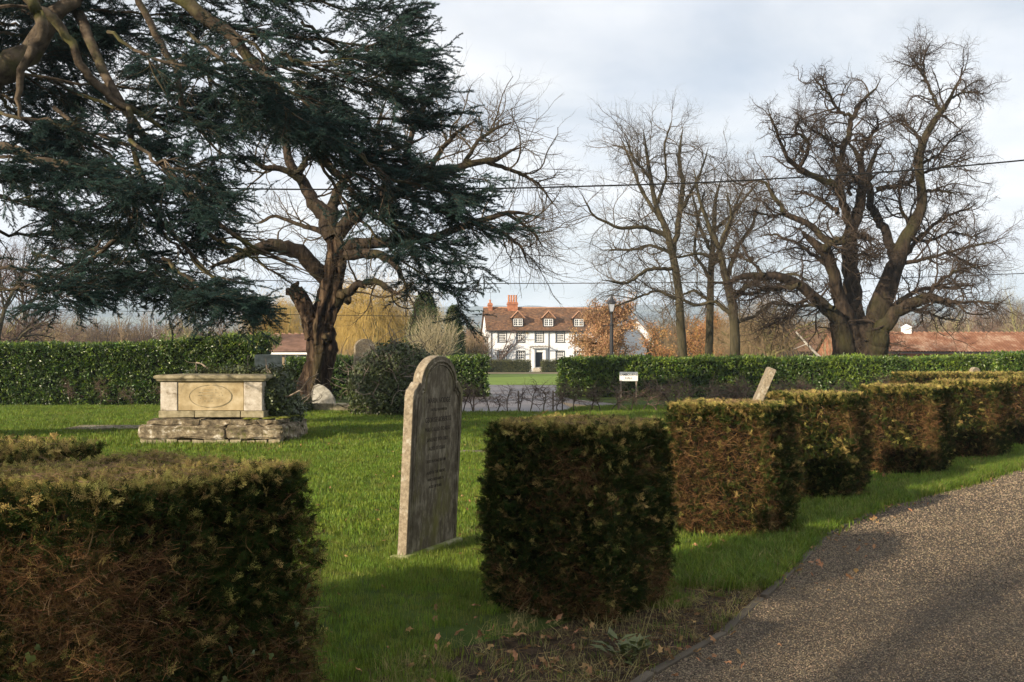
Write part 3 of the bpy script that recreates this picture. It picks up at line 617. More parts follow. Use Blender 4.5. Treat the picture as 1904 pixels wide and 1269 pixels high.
def low_building(name, label, cat_, x0, x1, z, D, eave, ridge, wall_m, roof_m, pan=False, openings=(), fascia=None, rz=0, tile_step=.26, rows=14):
    b = empty(name, ((x0 + x1) / 2, z, 0), label, cat_, rz=rz); w = (x1 - x0) / 2
    xs = sorted({-w, w} | {v for o in openings for v in o[:2]}); mb = MB()
    for a, c in zip(xs, xs[1:]):
        o = [q for q in openings if q[0] <= (a + c) / 2 <= q[1]]
        if o: 
            if o[0][2] > .05: mb.box(a, c, 0, .25, -.2, o[0][2])
            if o[0][3] < eave - .02: mb.box(a, c, 0, .25, o[0][3], eave)
        else: mb.box(a, c, 0, .25, -.2, eave)
    mb.box(-w, -w + .25, .25, D, -.2, eave); mb.box(w - .25, w, .25, D, -.2, eave); mb.box(-w + .25, w - .25, D - .25, D, -.2, eave)
    mb.poly([(-w, 0, eave), (-w, D / 2, ridge - .05), (-w, D, eave)]); mb.poly([(w, 0, eave), (w, D, eave), (w, D / 2, ridge - .05)])
    mb.build('wall', wall_m, b)
    for o in openings:
        mb = MB(); mb.box(o[0] + .02, o[1] - .02, .18, .22, max(o[2], 0), o[3] - .01); mb.build(o[4] if len(o) > 4 else 'stable_door', M['board_black'] if len(o) < 6 else M['glassdark'], b)
        if len(o) > 5:
            mb = MB(); mb.box(o[0], o[0] + .08, .10, .16, o[2], o[3]); mb.box(o[1] - .08, o[1], .10, .16, o[2], o[3]); mb.box((o[0] + o[1]) / 2 - .04, (o[0] + o[1]) / 2 + .04, .10, .16, o[2], o[3]); mb.box(o[0] - .02, o[1] + .02, .09, .17, o[3], o[3] + .06); mb.build('window_frame', M['white'], b)
    mb = MB(); ov = .3
    for y0, y1 in ((-ov, D / 2), (D + ov, D / 2)):
        st = tile_step / 6 if pan else (2 * w) / 40; xg = np.arange(-w - .2, w + .2, st); n = len(xg); V = []
        ts = np.linspace(0, 1, rows + 1)
        for r_ in range(rows):
            for e, t in ((0, ts[r_]), (1, ts[r_ + 1])):
                h = eave - .05 + (ridge - eave + .05) * t + .06
                wave = .045 * np.abs(np.sin(xg * math.pi / tile_step)) if pan else 0 * xg
                V.append(np.stack([xg, np.full(n, y0 + (y1 - y0) * t), h + wave + (.035 if e == 0 else 0) + (np.sin(xg * .3) * .03)], 1))
        V = np.array(V); k = len(V); bi = (np.arange(k - 1)[:, None] * n + np.arange(n - 1)).ravel(); mb.add(V.reshape(-1, 3), np.stack([bi, bi + 1, bi + n + 1, bi + n], 1))
    rf = mb.build('roof', roof_m, b)
    mb = MB(); nrt = int(2 * w / .45)
    xg = np.linspace(-w - .2, w + .2, nrt + 1); mb.tubes(np.array([[(a + .005, D / 2, ridge + .02), (c - .005, D / 2, ridge + .02)] for a, c in zip(xg, xg[1:])]), np.full((nrt, 2), .14), 6)
    mb.build('ridge_tiles', M['roof_edge'], rf, kind='stuff')
    mb = MB(); mb.box(-w - .2, w + .2, -ov - .1, -ov - .002, eave - .16, eave - .02); mb.build('gutter', fascia or M['black'], b)
    return b
st_x0 = (1560 - CX) / FPX * 85; st_x1 = st_x0 + 36
ops = []
cx0 = (st_x0 + st_x1) / 2
for pxc in (1673, 1746, 1818, 1890, 1962): 
    c = (pxc - CX) / FPX * 85 - cx0; ops.append((c - .62, c + .62, 0, 2.05, 'stable_door'))
sb = low_building('stable_block', 'long low brick stable block with orange pantile roof behind the big oak', 'stables', st_x0, st_x1, 85, 6, 2.25, 3.95, M['brick'], M['pantile'], True, ops, M['black'])
for pxc in (1646, 1712, 1782):
    c = (pxc - CX) / FPX * 85 - cx0
    mb = MB(); mb.box(c - .03, c + .03, -.12, -.005, 1.9, 2.0); mb.lathe([(0, -.12), (.07, -.1), (.1, .05), (.12, .06), (0, .16)], (c, -.16, 1.85), 8); mb.build('wall_lantern', M['black'], sb)
mb = MB(); c = (1711 - CX) / FPX * 85 - cx0; mb.box(c - .33, c + .33, 2.65, 3.35, 3.6, 4.45); mb.add([(c - .4, 2.6, 4.45), (c + .4, 2.6, 4.45), (c + .4, 3.4, 4.45), (c - .4, 3.4, 4.45), (c, 3, 4.75)], None, [[0, 1, 4], [1, 2, 4], [2, 3, 4], [3, 0, 4]]); mb.build('roof_vent', M['white'], sb)
bx0, bx1 = (1487 - CX) / FPX * 92, (1572 - CX) / FPX * 92; bcx = (bx0 + bx1) / 2
low_building('black_barn', 'black weatherboarded barn with dull tiled roof, half hidden left of the big oak', 'barn', bx0, bx1, 92, 7, 2.3, 4.4, M['board_black'], M['roof_dull'], True, [(1.0, 2.0, .8, 1.9, 'barn_window', 1)])
x0, x1 = (448 - CX) / FPX * 75, (600 - CX) / FPX * 75
low_building('bungalow', 'low building with dark red tiled roof and pale gutter board behind the golden willow', 'bungalow', x0, x1, 75, 6.5, 2.15, 3.55, M['sand'], M['roof_dull'], False, [(.2, 1.9, .8, 1.95, 'window', 1), (-2.6, -1.2, .8, 1.95, 'window', 1)], M['white'])
x0, x1 = (838 - CX) / FPX * 135, (904 - CX) / FPX * 135
low_building('house_annex', 'low white annexe with brown tiled roof at the left end of the white house', 'annexe', x0, x1, 134, 5, 2.6, 4.6, M['wall'], M['roof_dull'], False, [(.3, 1.0, .9, 2.3, 'window', 1), (1.35, 2.1, .9, 2.3, 'window', 1)])

def gable_wing():
    g = empty('white_wing', (px_(1150, 139), 139, 0), 'plain white gabled wing right of the main house, mostly behind the russet-leaved tree', 'house wing'); mb = MB(); w = 4.9
    prof = [(0, -.2), (w, -.2), (w, 4.6), (w / 2, 7.2), (0, 4.6)]; n = 5; mb.V.append(np.array([(x, 0, z) for x, z in prof] + [(x, 9, z) for x, z in prof], float)); mb.n = 10; mb.P += [list(range(5)), list(range(9, 4, -1))]; mb.PM += [0, 0]; mb.Q.append(np.array([[i, i + n, (i + 1) % n + n, (i + 1) % n] for i in range(n)])); mb.QM.append(np.zeros(n, int)); mb.build('wall', M['wall'], g)
    for s in (-1, 1):
        mb = MB(); c = w / 2; mb.add([(c, -.2, 7.3), (c + s * (c + .3), -.2, 4.45), (c + s * (c + .3), 9.2, 4.45), (c, 9.2, 7.3), (c, -.2, 7.18), (c + s * (c + .3), -.2, 4.33), (c + s * (c + .3), 9.2, 4.33), (c, 9.2, 7.18)], [[0, 1, 2, 3], [4, 7, 6, 5], [0, 4, 5, 1], [1, 5, 6, 2], [2, 6, 7, 3]]); mb.build('roof_slope', M['roof_dull'], g)
def px_(x, z): return (x - CX) / FPX * z
gable_wing()
# parked vehicle showing above the hedge
def small_car():
    c = empty('parked_car', ((1166 - CX) / FPX * 105, 105, 0), 'blue parked car mostly hidden behind the laurel hedge near the lamp post', 'car', rz=R(20))
    mb = MB(); prof = [(-2.1, .35), (-2.1, .85), (-1.5, .98), (-.8, 1.5), (.7, 1.52), (1.35, 1.0), (2.1, .9), (2.15, .35)]
    V = [(x, -.85 + (.12 if z > 1.2 else 0), z) for x, z in prof] + [(x, .85 - (.12 if z > 1.2 else 0), z) for x, z in prof]; n = len(prof)
    mb.V.append(np.array(V)); mb.n = 2 * n; mb.P += [list(range(n)), list(range(2 * n - 1, n - 1, -1))]; mb.PM += [0, 0]; mb.Q.append(np.array([[i, i + n, (i + 1) % n + n, (i + 1) % n] for i in range(n)])); mb.QM.append(np.zeros(n, int))
    bevel(mb.build('body', M['car_blue'], c), .05)
    for s in (-1, 1):
        mb = MB(); mb.poly([(-1.3, s * .86, 1.02), (1.1, s * .86, 1.02), (.62, s * .765, 1.42), (-.75, s * .765, 1.42)]); mb.build('side_window', M['glassdark'], c)
        for x in (-1.3, 1.35):
            mb = MB(); mb.lathe([(0, -.1), (.3, -.1), (.32, -.06), (.32, .06), (.3, .1), (0, .1)], (0, 0, 0), 16); w = mb.build('wheel', M['black'], c); w.location = (x, s * .78, .32); w.rotation_euler = (R(90), 0, 0)
small_car()

# street lamp
def lamp():
    z = 50; x = (1137 - CX) / FPX * z; L = empty('street_lamp', (x, z, 0), 'black Victorian style lamp post with ladder bar and glazed lantern behind the hedge', 'street lamp')
    mb = MB(); mb.lathe([(0, 0), (.17, 0), (.17, .5), (.12, .6), (.10, .9), (.095, 2.6), (.08, 3.3), (.10, 3.34), (.10, 3.4), (.06, 3.45), (.05, 3.9), (.09, 3.95), (.09, 4.0), (.03, 4.02)], n=12); mb.build('post', M['black'], L, smooth=False)
    mb = MB(); mb.tubes([(-.42, 0, 3.3), (.42, 0, 3.3)], [.022, .022], 6); mb.build('ladder_bar', M['black'], L)
    z0 = 4.0; a = np.radians([45, 135, 225, 315])
    bot = np.stack([.10 * np.cos(a), .10 * np.sin(a), np.full(4, z0)], 1) * [1.2, 1.2, 1]; top = np.stack([.2 * np.cos(a), .2 * np.sin(a), np.full(4, z0 + .42)], 1) * [1.15, 1.15, 1]
    mb = MB()
    for k in range(4): mb.tubes([bot[k], top[k]], [.013, .013], 4); mb.tubes([top[k], top[(k + 1) % 4]], [.013, .013], 4); mb.tubes([bot[k], bot[(k + 1) % 4]], [.013, .013], 4)
    fr = mb.build('lantern_frame', M['black'], L)
    for k in range(4):
        mb = MB(); k2 = (k + 1) % 4; mb.add([bot[k] * [.97, .97, 1], bot[k2] * [.97, .97, 1], top[k2] * [.97, .97, 1], top[k] * [.97, .97, 1]], [[0, 1, 2, 3]]); mb.build('glass_pane', M['lamp_glass'], fr)
    mb = MB(); mb.lathe([(.0, .40), (.27, .42), (.25, .46), (.10, .62), (.07, .70), (.03, .74), (.03, .80), (.045, .82), (.0, .92)], (0, 0, z0), 8); mb.build('lantern_roof', M['black'], L)
lamp()

# wires
def wire(zd, pts, r, label):
    P = np.array([PX(x, y, zd) for x, y in pts]); t = np.linspace(0, 1, 60); s = np.linspace(0, 1, len(P)); Q = np.stack([np.interp(t, s, P[:, k]) for k in range(3)], 1)
    for _ in range(6): Q[1:-1, 2] = (Q[:-2, 2] + 2 * Q[1:-1, 2] + Q[2:, 2]) / 4
    mb = MB(); mb.tubes(Q, np.full(60, r), 5); tag(mb.build('overhead_wire', M['wire']), label, 'wire', 'overhead wires across the view')
wire(31.5, [(-300, 322), (100, 343), (500, 353), (900, 352), (1300, 341), (1700, 318), (2200, 270)], .026, 'thick black overhead wire, the upper one crossing the whole sky')
wire(62, [(-300, 480), (100, 505), (500, 523), (900, 528), (1300, 526), (1700, 517), (2200, 497)], .026, 'thinner overhead wire, the lower one crossing the big oak')
wire(70, [(-300, 563), (100, 576), (500, 585), (900, 590)], .020, 'faintest overhead wire, low down left behind the cedar tips')

# sign
def sign():
    z = 41.3; s = empty('house_sign', ((1169 - CX) / FPX * z, z, 0), 'white name board reading Lambourne Hall on posts before the laurel hedge', 'sign')
    w = 17 / FPX * z; zt = H0 - (692 - HY) / FPX * z; zb = H0 - (709 - HY) / FPX * z
    mb = MB(); mb.box(-w, w, -.015, .015, zb, zt); b = bevel(mb.build('board', M['sign'], s), .004)
    for x in (-w + .06, w - .06):
        mb = MB(); mb.box(x - .03, x + .03, .016, .07, 0, zt - .03); mb.build('post', M['post'], s)
    for txt, zz, sz in (('LAMBOURNE', zb + (zt - zb) * .60, .125), ('HALL', zb + (zt - zb) * .22, .125)):
        text3d(txt, sz, (0, -.0165, zz), (R(90), 0, 0), M['black'], b, ex=.0006, sx=1.0)
def text3d(body, size, loc, rot, m, parent, ex=.001, sx=1.0):
    cu = bpy.data.curves.new('lettering', 'FONT'); cu.body = body; cu.size = size; cu.align_x = 'CENTER'; cu.extrude = ex; cu.offset = size * .012
    o = bpy.data.objects.new('tmp', cu); COL.objects.link(o); bpy.context.view_layer.update()
    me = bpy.data.meshes.new_from_object(o.evaluated_get(bpy.context.evaluated_depsgraph_get())); bpy.data.objects.remove(o)
    me.materials.clear(); me.materials.append(m); q = bpy.data.objects.new('lettering', me); COL.objects.link(q); q.parent = parent; q.location = loc; q.rotation_euler = rot; q.scale = (sx, 1, 1)
    return q
sign()

# ------------------------------------------------------------------ gravestones
def arch_profile(w, sh, top, shoulder=.1):
    pts = [(0, -.25), (w, -.25), (w, sh - .05)]
    pts += [(w - .015, sh - .005), (w - .05, sh + .015), (w - .075, sh + .045), (w - shoulder - .0, sh + .06)]
    r = w / 2 - shoulder - .02; c = sh + .045
    for a in np.linspace(0, math.pi, 17): pts.append((w / 2 + r * math.cos(a), c + (top - c) * math.sin(a)))
    pts += [(shoulder, sh + .06), (.075, sh + .045), (.05, sh + .015), (.015, sh - .005), (0, sh - .05)]
    return pts
def headstone():
    base = np.array([-.849, 7.98]); rz = math.atan2(.78, .357)
    h = empty('headstone', (base[0], base[1], 0), 'tall round-shouldered headstone with worn inscription, leaning on the lawn between the two nearest yews', 'headstone')
    h.rotation_euler = (0, 0, rz)
    # local: x along the face, +y = behind (sunless side is -y)
    W, T = .86, .085; prof = arch_profile(W, 1.36, 1.635)
    lean = R(3.0)
    st = bpy.data.objects.new('t', None)
    def tilt(o): o.rotation_euler = (lean, 0, 0); return o
    mb = MB(); n = len(prof)
    V = [(x, 0, z) for x, z in prof] + [(x, T, z) for x, z in prof]; mb.V.append(np.array(V)); mb.n = 2 * n
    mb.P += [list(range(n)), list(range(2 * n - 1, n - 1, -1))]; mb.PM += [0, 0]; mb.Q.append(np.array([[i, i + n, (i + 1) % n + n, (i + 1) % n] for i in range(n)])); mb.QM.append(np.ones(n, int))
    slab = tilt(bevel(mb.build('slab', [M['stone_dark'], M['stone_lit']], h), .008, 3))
    def inset(d, k=1.0):
        p = np.array([q for q in prof if q[1] > -.2]); c = np.array([W / 2, .9]); out = []
        for x, z in p:
            out.append((W / 2 + (x - W / 2) * (1 - d / (W / 2)), z - (d if z > 1.3 else 0)))
        out[0] = (out[0][0], .08); out = [(W - d, .08)] + out[1:] + [(d, .08)]; return out
    for d, r_ in ((.045, .011), (.075, .007)):
        p = inset(d); P = np.array([(x, -.002, z) for x, z in p]); mb = MB(); mb.tubes(P, np.full(len(P), r_), 6); mb.build('moulding', M['stone_dark'], slab, smooth=True)
    lines = [('MARIA HODGE', 1.26, .062, 1), ('THE BELOVED WIFE OF', 1.185, .030, 1), ('GEORGE ROBERTS', 1.10, .058, 1), ('WAS CALLED TO REST', 1.02, .046, 1), ('JANUARY 9TH 1882', .935, .046, 1), ('AGED 57 YEARS', .86, .044, 1), ('REST IN PEACE IN HIM', .755, .036, 1), ('ALSO OF THE ABOVE', .66, .036, 1), ('WHO DIED MARCH', .60, .034, 1), ('AGED 70 YEARS', .54, .034, 1)]
    for k, (t, z, s, _) in enumerate(lines):
        text3d(t, s, (W / 2, -.0010, z - .3 * s), (R(90), 0, 0), M['letter'], slab, ex=.0005, sx=.92)
    mb = MB(); mb.box(-.04, W + .04, -.05, T + .05, -.2, .035, jit=.008); bevel(mb.build('base', M['stone_moss'], h), .015)
headstone()

def simple_stone(name, label, x, y, w, t, hgt, rz, tilt, m, arch='round', cat_='headstone', group=None):
    h = empty(name, (x, y, 0), label, cat_, group, rz=rz)
    if arch == 'round': prof = [(-w / 2, -.3), (w / 2, -.3)] + [(w / 2 * math.cos(a), hgt - w * .45 + w * .45 * math.sin(a)) for a in np.linspace(0, math.pi, 15)]
    elif arch == 'flat': prof = [(-w / 2, -.3), (w / 2, -.3), (w / 2, hgt - .02), (w / 2 - .03, hgt), (0, hgt + .01), (-w / 2 + .04, hgt), (-w / 2, hgt - .03)]
    else: prof = [(-w / 2, -.3), (w / 2, -.3), (w * .5, hgt * .3), (w * .36, hgt * .62), (w * .16, hgt * .86), (-.08 * w, hgt), (-.28 * w, hgt * .97), (-.42 * w, hgt * .8), (-.5 * w, hgt * .45)]
    n = len(prof); mb = MB(); V = [(a, -t / 2, z) for a, z in prof] + [(a, t / 2, z) for a, z in prof]; mb.V.append(np.array(V)); mb.n = 2 * n
    mb.P += [list(range(n)), list(range(2 * n - 1, n - 1, -1))]; mb.PM += [0, 0]; mb.Q.append(np.array([[i, i + n, (i + 1) % n + n, (i + 1) % n] for i in range(n)])); mb.QM.append(np.zeros(n, int))
    o = bevel(mb.build('slab', m, h), .012, 2); o.rotation_euler = tilt
    mb = MB(); mb.box(-w / 2 - .05, w / 2 + .05, -t / 2 - .06, t / 2 + .06, -.2, .05, jit=.01); mb.build('base', M['stone_moss'], h); return h
simple_stone('headstone', 'grey flat-topped headstone rising behind the ivied end of the table tomb', (499 - CX) / FPX * 24.5, 24.5, .66, .12, 1.72, R(12), (0, 0, 0), M['grey_stone'], 'flat')
simple_stone('headstone', 'round-topped headstone half buried in the big ivy mound', (672 - CX) / FPX * 29.5, 29.5, .62, .14, 2.22, R(28), (0, R(3), 0), M['stone_lit'])
simple_stone('headstone', 'narrow headstone seen edge-on, leaning steeply right behind the third yew', (1372 - CX) / FPX * 18.5, 18.5, .6, .13, 1.56, R(82), (R(23), 0, 0), M['stone_lit'], 'flat')
simple_stone('headstone', 'small rounded brown stone far right before the long laurel hedge', (1802 - CX) / FPX * 36, 36, .42, .16, 1.36, R(25), (0, R(14), 0), M['stone_lit'])
simple_stone('headstone', 'low dark broken stone beside the small brown stone far right', (1786 - CX) / FPX * 36.4, 36.4, .5, .16, 1.2, R(-20), (0, R(-8), 0), M['stone_dark'], 'rock')
rk = simple_stone('leaning_stone', 'pale rough-edged stone slab leaning against the kerb by the gnarled trunk', (604 - CX) / FPX * 31.1, 31.1, .72, .12, .78, R(-5), (R(-12), R(-14), 0), M['white_rock'], 'rock', 'stone'); rk.location.z = .1

# kerb / ledger beside the old tree
def kerb():
    k = empty('grave_kerb', ((600 - CX) / FPX * 31, 30.6, 0), 'low mossy stone grave kerb in front of the gnarled tree trunk', 'grave kerb')
    x0, x1 = (548 - CX) / FPX * 31 - k.location.x, (660 - CX) / FPX * 31 - k.location.x; xs = np.linspace(x0, x1, 4)
    for a, b in zip(xs, xs[1:]):
        mb = MB(); mb.box(a + .01, b - .01, 0, .8, -.1, .24, jit=.02); bevel(mb.build('kerb_stone', M['tomb_slab'], k), .03)
kerb()

# ------------------------------------------------------------------ table tomb
def tomb():
    t = empty('table_tomb', (-5.7, 19.4, 0), 'pale stone table tomb with oval ochre panel on a rough stepped plinth', 'table tomb')
    ox, oy = -5.7, 19.4
    def bx(name, x0, x1, y0, y1, z0, z1, m, j=.0, b=.01, par=t):
        mb = MB(); mb.box(x0 - ox, x1 - ox, y0 - oy, y1 - oy, z0, z1, jit=j); return bevel(mb.build(name, m, par), b)
    X0, X1, YF, YB = -6.87, -4.88, 19.45, 20.95; B = .47
    # base course
    for a, b in ((X0 - .03, -6.2), (-6.19, -5.3), (-5.29, X1 + .03)): bx('base_stone', a, b, YF - .03, YB + .03, B, B + .13, M['tomb_slab'], .008)
    bx('core', X0 + .06, X1 - .06, YF + .06, YB - .05, B + .13, B + .7, M['tomb_pale'], 0)
    for a, b in ((X0, X0 + .33), (X1 - .36, X1)): bx('pilaster', a, b, YF, YF + .30, B + .13, B + .70, M['tomb_pale'], 0, .012)
    bx('pilaster', X1 - .36, X1, YB - .3, YB, B + .13, B + .70, M['tomb_pale'], 0, .012)
    pn_ = bx('panel', X0 + .34, X1 - .37, YF + .02, YF + .058, B + .135, B + .695, M['tomb_panel'], 0, .004)
    cx, cz = (X0 + X1 - .03) / 2 - ox, B + .41; a = np.linspace(0, 2 * math.pi, 49)
    P = np.stack([cx + .42 * np.cos(a), np.full(49, YF + .019 - oy), cz + .22 * np.sin(a)], 1)
    mb = MB(); mb.tubes(P, np.full(49, .006), 5); mb.build('oval_groove', M['tomb_slab'], pn_)
    mb = MB(); K = 48; V = [(cx, YF + .006 - oy, cz)] + [(cx + .405 * math.cos(q), YF + .010 - oy, cz + .207 * math.sin(q)) for q in a[:-1]]; mb.add(V, T=[[0, 1 + (i + 1) % K, 1 + i] for i in range(K)]); mb.build('oval_tablet', M['tomb_panel'], pn_)
    for k, w in enumerate((.34, .46, .5, .42, .30)):
        mb = MB(); z = cz + .12 - .055 * k; n = int(w / .028)
        for q in range(n):
            x = cx - w / 2 + q * w / n
            if rng.random() < .75: mb.box(x, x + .016, YF + .0045 - oy, YF + .006 - oy, z, z + rng.uniform(.012, .022))
        mb.build('worn_inscription', M['tomb_slab'], pn_, kind='stuff')
    # cap slab with moulded edge
    mb = MB(); prof = [(.0, .0), (.05, .012), (.07, .045), (.095, .055), (.105, .075), (.105, .105), (.07, .125), (0, .135)]
    rings = []
    for o, z in prof: rings.append([(X0 - o - ox, YF - o - oy, B + .70 + z), (X1 + o - ox, YF - o - oy, B + .70 + z), (X1 + o - ox, YB + o - oy, B + .70 + z), (X0 - o - ox, YB + o - oy, B + .70 + z)])
    V = np.array(rings); n = len(V); q = [[r_ * 4 + i, r_ * 4 + (i + 1) % 4, (r_ + 1) * 4 + (i + 1) % 4, (r_ + 1) * 4 + i] for r_ in range(n - 1) for i in range(4)]; q.append([(n - 1) * 4 + i for i in range(4)]); q.append([3, 2, 1, 0])
    mb.add(V.reshape(-1, 3), q); bevel(mb.build('cap_slab', M['tomb_slab'], t), .006)
    # plinth: big weathered blocks on a brick footing
    def block(x0, x1, y0, y1, z0, z1, m=M['plinth'], name='plinth_block', j=.034, sub=5):
        mb = MB(); nx_ = max(2, int((x1 - x0) / .18)); ny_ = max(2, int((y1 - y0) / .25))
        bm = bmesh.new(); bmesh.ops.create_cube(bm, size=1); me_ = None
        for v in bm.verts: v.co = Vector(((x0 + x1) / 2 - ox + v.co.x * (x1 - x0), (y0 + y1) / 2 - oy + v.co.y * (y1 - y0), (z0 + z1) / 2 + v.co.z * (z1 - z0)))
        bmesh.ops.bevel(bm, geom=bm.edges[:], offset=.025, segments=2, affect='EDGES'); bmesh.ops.subdivide_edges(bm, edges=[e for e in bm.edges if e.calc_length() > .15], cuts=5, use_grid_fill=True)
        bm.verts.ensure_lookup_table(); C = np.array([v.co[:] for v in bm.verts])
        N1 = np.stack([pn(C, 9, s) for s in (0, 3, 7)], 1) * j + np.stack([pn(C, 27, s) for s in (1, 4, 9)], 1) * j * .5
        for v, d in zip(bm.verts, N1): v.co += Vector(d)
        me = bpy.data.meshes.new(name); bm.to_mesh(me); bm.free(); me.materials.append(m); o = bpy.data.objects.new(name, me); COL.objects.link(o); o.parent = t; return o
    PX0, PX1, PYF, PYB = -7.13, -4.36, 18.95, 21.2
    xs = [PX0, -5.45, PX1]
    for a, b in zip(xs, xs[1:]): block(a + .008, b - .008, PYF, PYF + .55, .10, .33)
    block(PX1 - .9, PX1 + .02, PYF + .56, PYB, .0, .34); block(PX0, PX0 + .8, PYF + .56, PYB, .05, .33)
    xs = [PX0 + .12, -6.0, -5.1, PX1 - .15]
    for k, (a, b) in enumerate(zip(xs, xs[1:])): block(a - .01, b + .008, PYF + .14, PYB - .1, .32 - .02 * (k % 2), .465 - .004 * k, j=.045)
    for k in range(11):
        a = PX0 + .03 + k * .245; mb = MB(); mb.box(a - ox, a + .225 - ox, PYF + .05 - oy, PYF + .3 - oy, -.05, .085 - .03 * rng.random(), jit=.014); bevel(mb.build('brick', M['tomb_slab'], t), .008)
    # moss pads
    mb = MB()
    Pm = []
    for k in range(40):
        x, y = rng.uniform(PX1 - .8, PX1 - .02), rng.uniform(PYF + .1, PYB - .3)
        r_ = rng.uniform(.05, .14); mb.lathe([(0, .022), (r_ * .5, .02), (r_ * .85, .008), (r_, -.01)], (x - ox, y - oy, .458), 9)
    mb.build('moss_patch', M['moss'], t, smooth=True, kind='stuff')
tomb()
mb = MB(); mb.box(-1.05, 1.05, 0, .9, -.1, .07, jit=.02); o = bevel(mb.build('ledger_stone', M['plinth']), .02); o.location = (-9.0, 22.3, 0); tag(o, 'low flat ledger stone lying in the grass left of the table tomb', 'ledger stone')
mb = MB(); mb.box(-.9, .9, 0, .25, -.1, .04, jit=.01); o = bevel(mb.build('sunken_kerb', M['stone_dark']), .02); o.location = (-.75, 16.9, 0); tag(o, 'dark sunken kerb stone in the lawn right of the leaning headstone', 'grave kerb')

# path edging boards
ed = empty('path_edging', (0, 0, 0), 'weathered timber edging boards between lawn and gravel drive', 'edging')
pts = [(edge_x(y), y) for y in (1.6, 2.6, 3.5, 4.3, 5.05, 5.8, 6.65, 7.5, 8.3, 9.0, 9.7, 10.3)]
for k, (a, b) in enumerate(zip(pts, pts[1:])):
    d = np.array(b) - a; L_ = np.hypot(*d); mb = MB(); mb.box(.01, L_ - .01, -.025, .025, -.05, .026 - .006 * (k % 3), jit=.004)
    o = bevel(mb.build('edging_board', M['board'], ed), .005, 1); o.location = (a[0], a[1], 0); o.rotation_euler = (0, 0, math.atan2(d[1], d[0]) + rng.uniform(-.02, .02))
# ------------------------------------------------------------------ clipped yews
def box_surface(n, w, d, h, r=.10, top=True, weights=None):
    A = np.array([w * h, w * h, d * h, d * h, w * d]); A = A * (weights if weights is not None else 1); f = rng.choice(5, n, p=A / A.sum())
    u = rng.uniform(-.5, .5, n); v = rng.uniform(-.5, .5, n); z = rng.uniform(0, 1, n)
    P = np.zeros((n, 3)); N = np.zeros((n, 3))
    for k, (nx_, ny_) in enumerate(((0, -1), (0, 1), (-1, 0), (1, 0))):
        m = f == k; N[m] = (nx_, ny_, 0); P[m, 2] = z[m] * h
        if ny_: P[m, 0] = u[m] * w; P[m, 1] = ny_ * d / 2
        else: P[m, 1] = u[m] * d; P[m, 0] = nx_ * w / 2
    m = f == 4; P[m] = np.stack([u[m] * w, v[m] * d, np.full(m.sum(), h)], 1); N[m] = (0, 0, 1)
    # round edges
    C = P.copy(); C[:, 0] = np.clip(P[:, 0], -w / 2 + r, w / 2 - r); C[:, 1] = np.clip(P[:, 1], -d / 2 + r, d / 2 - r); C[:, 2] = np.clip(P[:, 2], -10, h - r * .6)
    D = P - C; L_ = np.linalg.norm(D, axis=1, keepdims=True); N2 = unit(np.where(L_ > 1e-6, D, N)); rr = np.minimum(L_[:, 0], r)[:, None]
    P = C + N2 * np.where(L_ > 1e-6, rr, 0); return P, unit(N2 + N * .4), f
def bulge(P, w, h, amp, s):
    Q = P.copy(); t = np.clip(P[:, 2] / h, 0, 1); k = 1 + .05 * np.sin(t * 3.0) - .07 * t ** 3 - .16 * np.clip(.12 - t, 0, 1) / .12
    Q[:, :2] *= k[:, None]; nz = pn(P, 3.2, s) * amp + pn(P, 9, s + 2) * amp * .4
    out = unit(np.stack([P[:, 0], P[:, 1], 0 * t], 1)) ; top = (P[:, 2] > h - .01)[:, None]
    Q += np.where(top, 0, out) * nz[:, None]; Q[:, 2] += np.where(P[:, 2] > h * .85, pn(P * [1, 1, 0], 4, s + 5) * amp * .45, 0); return Q
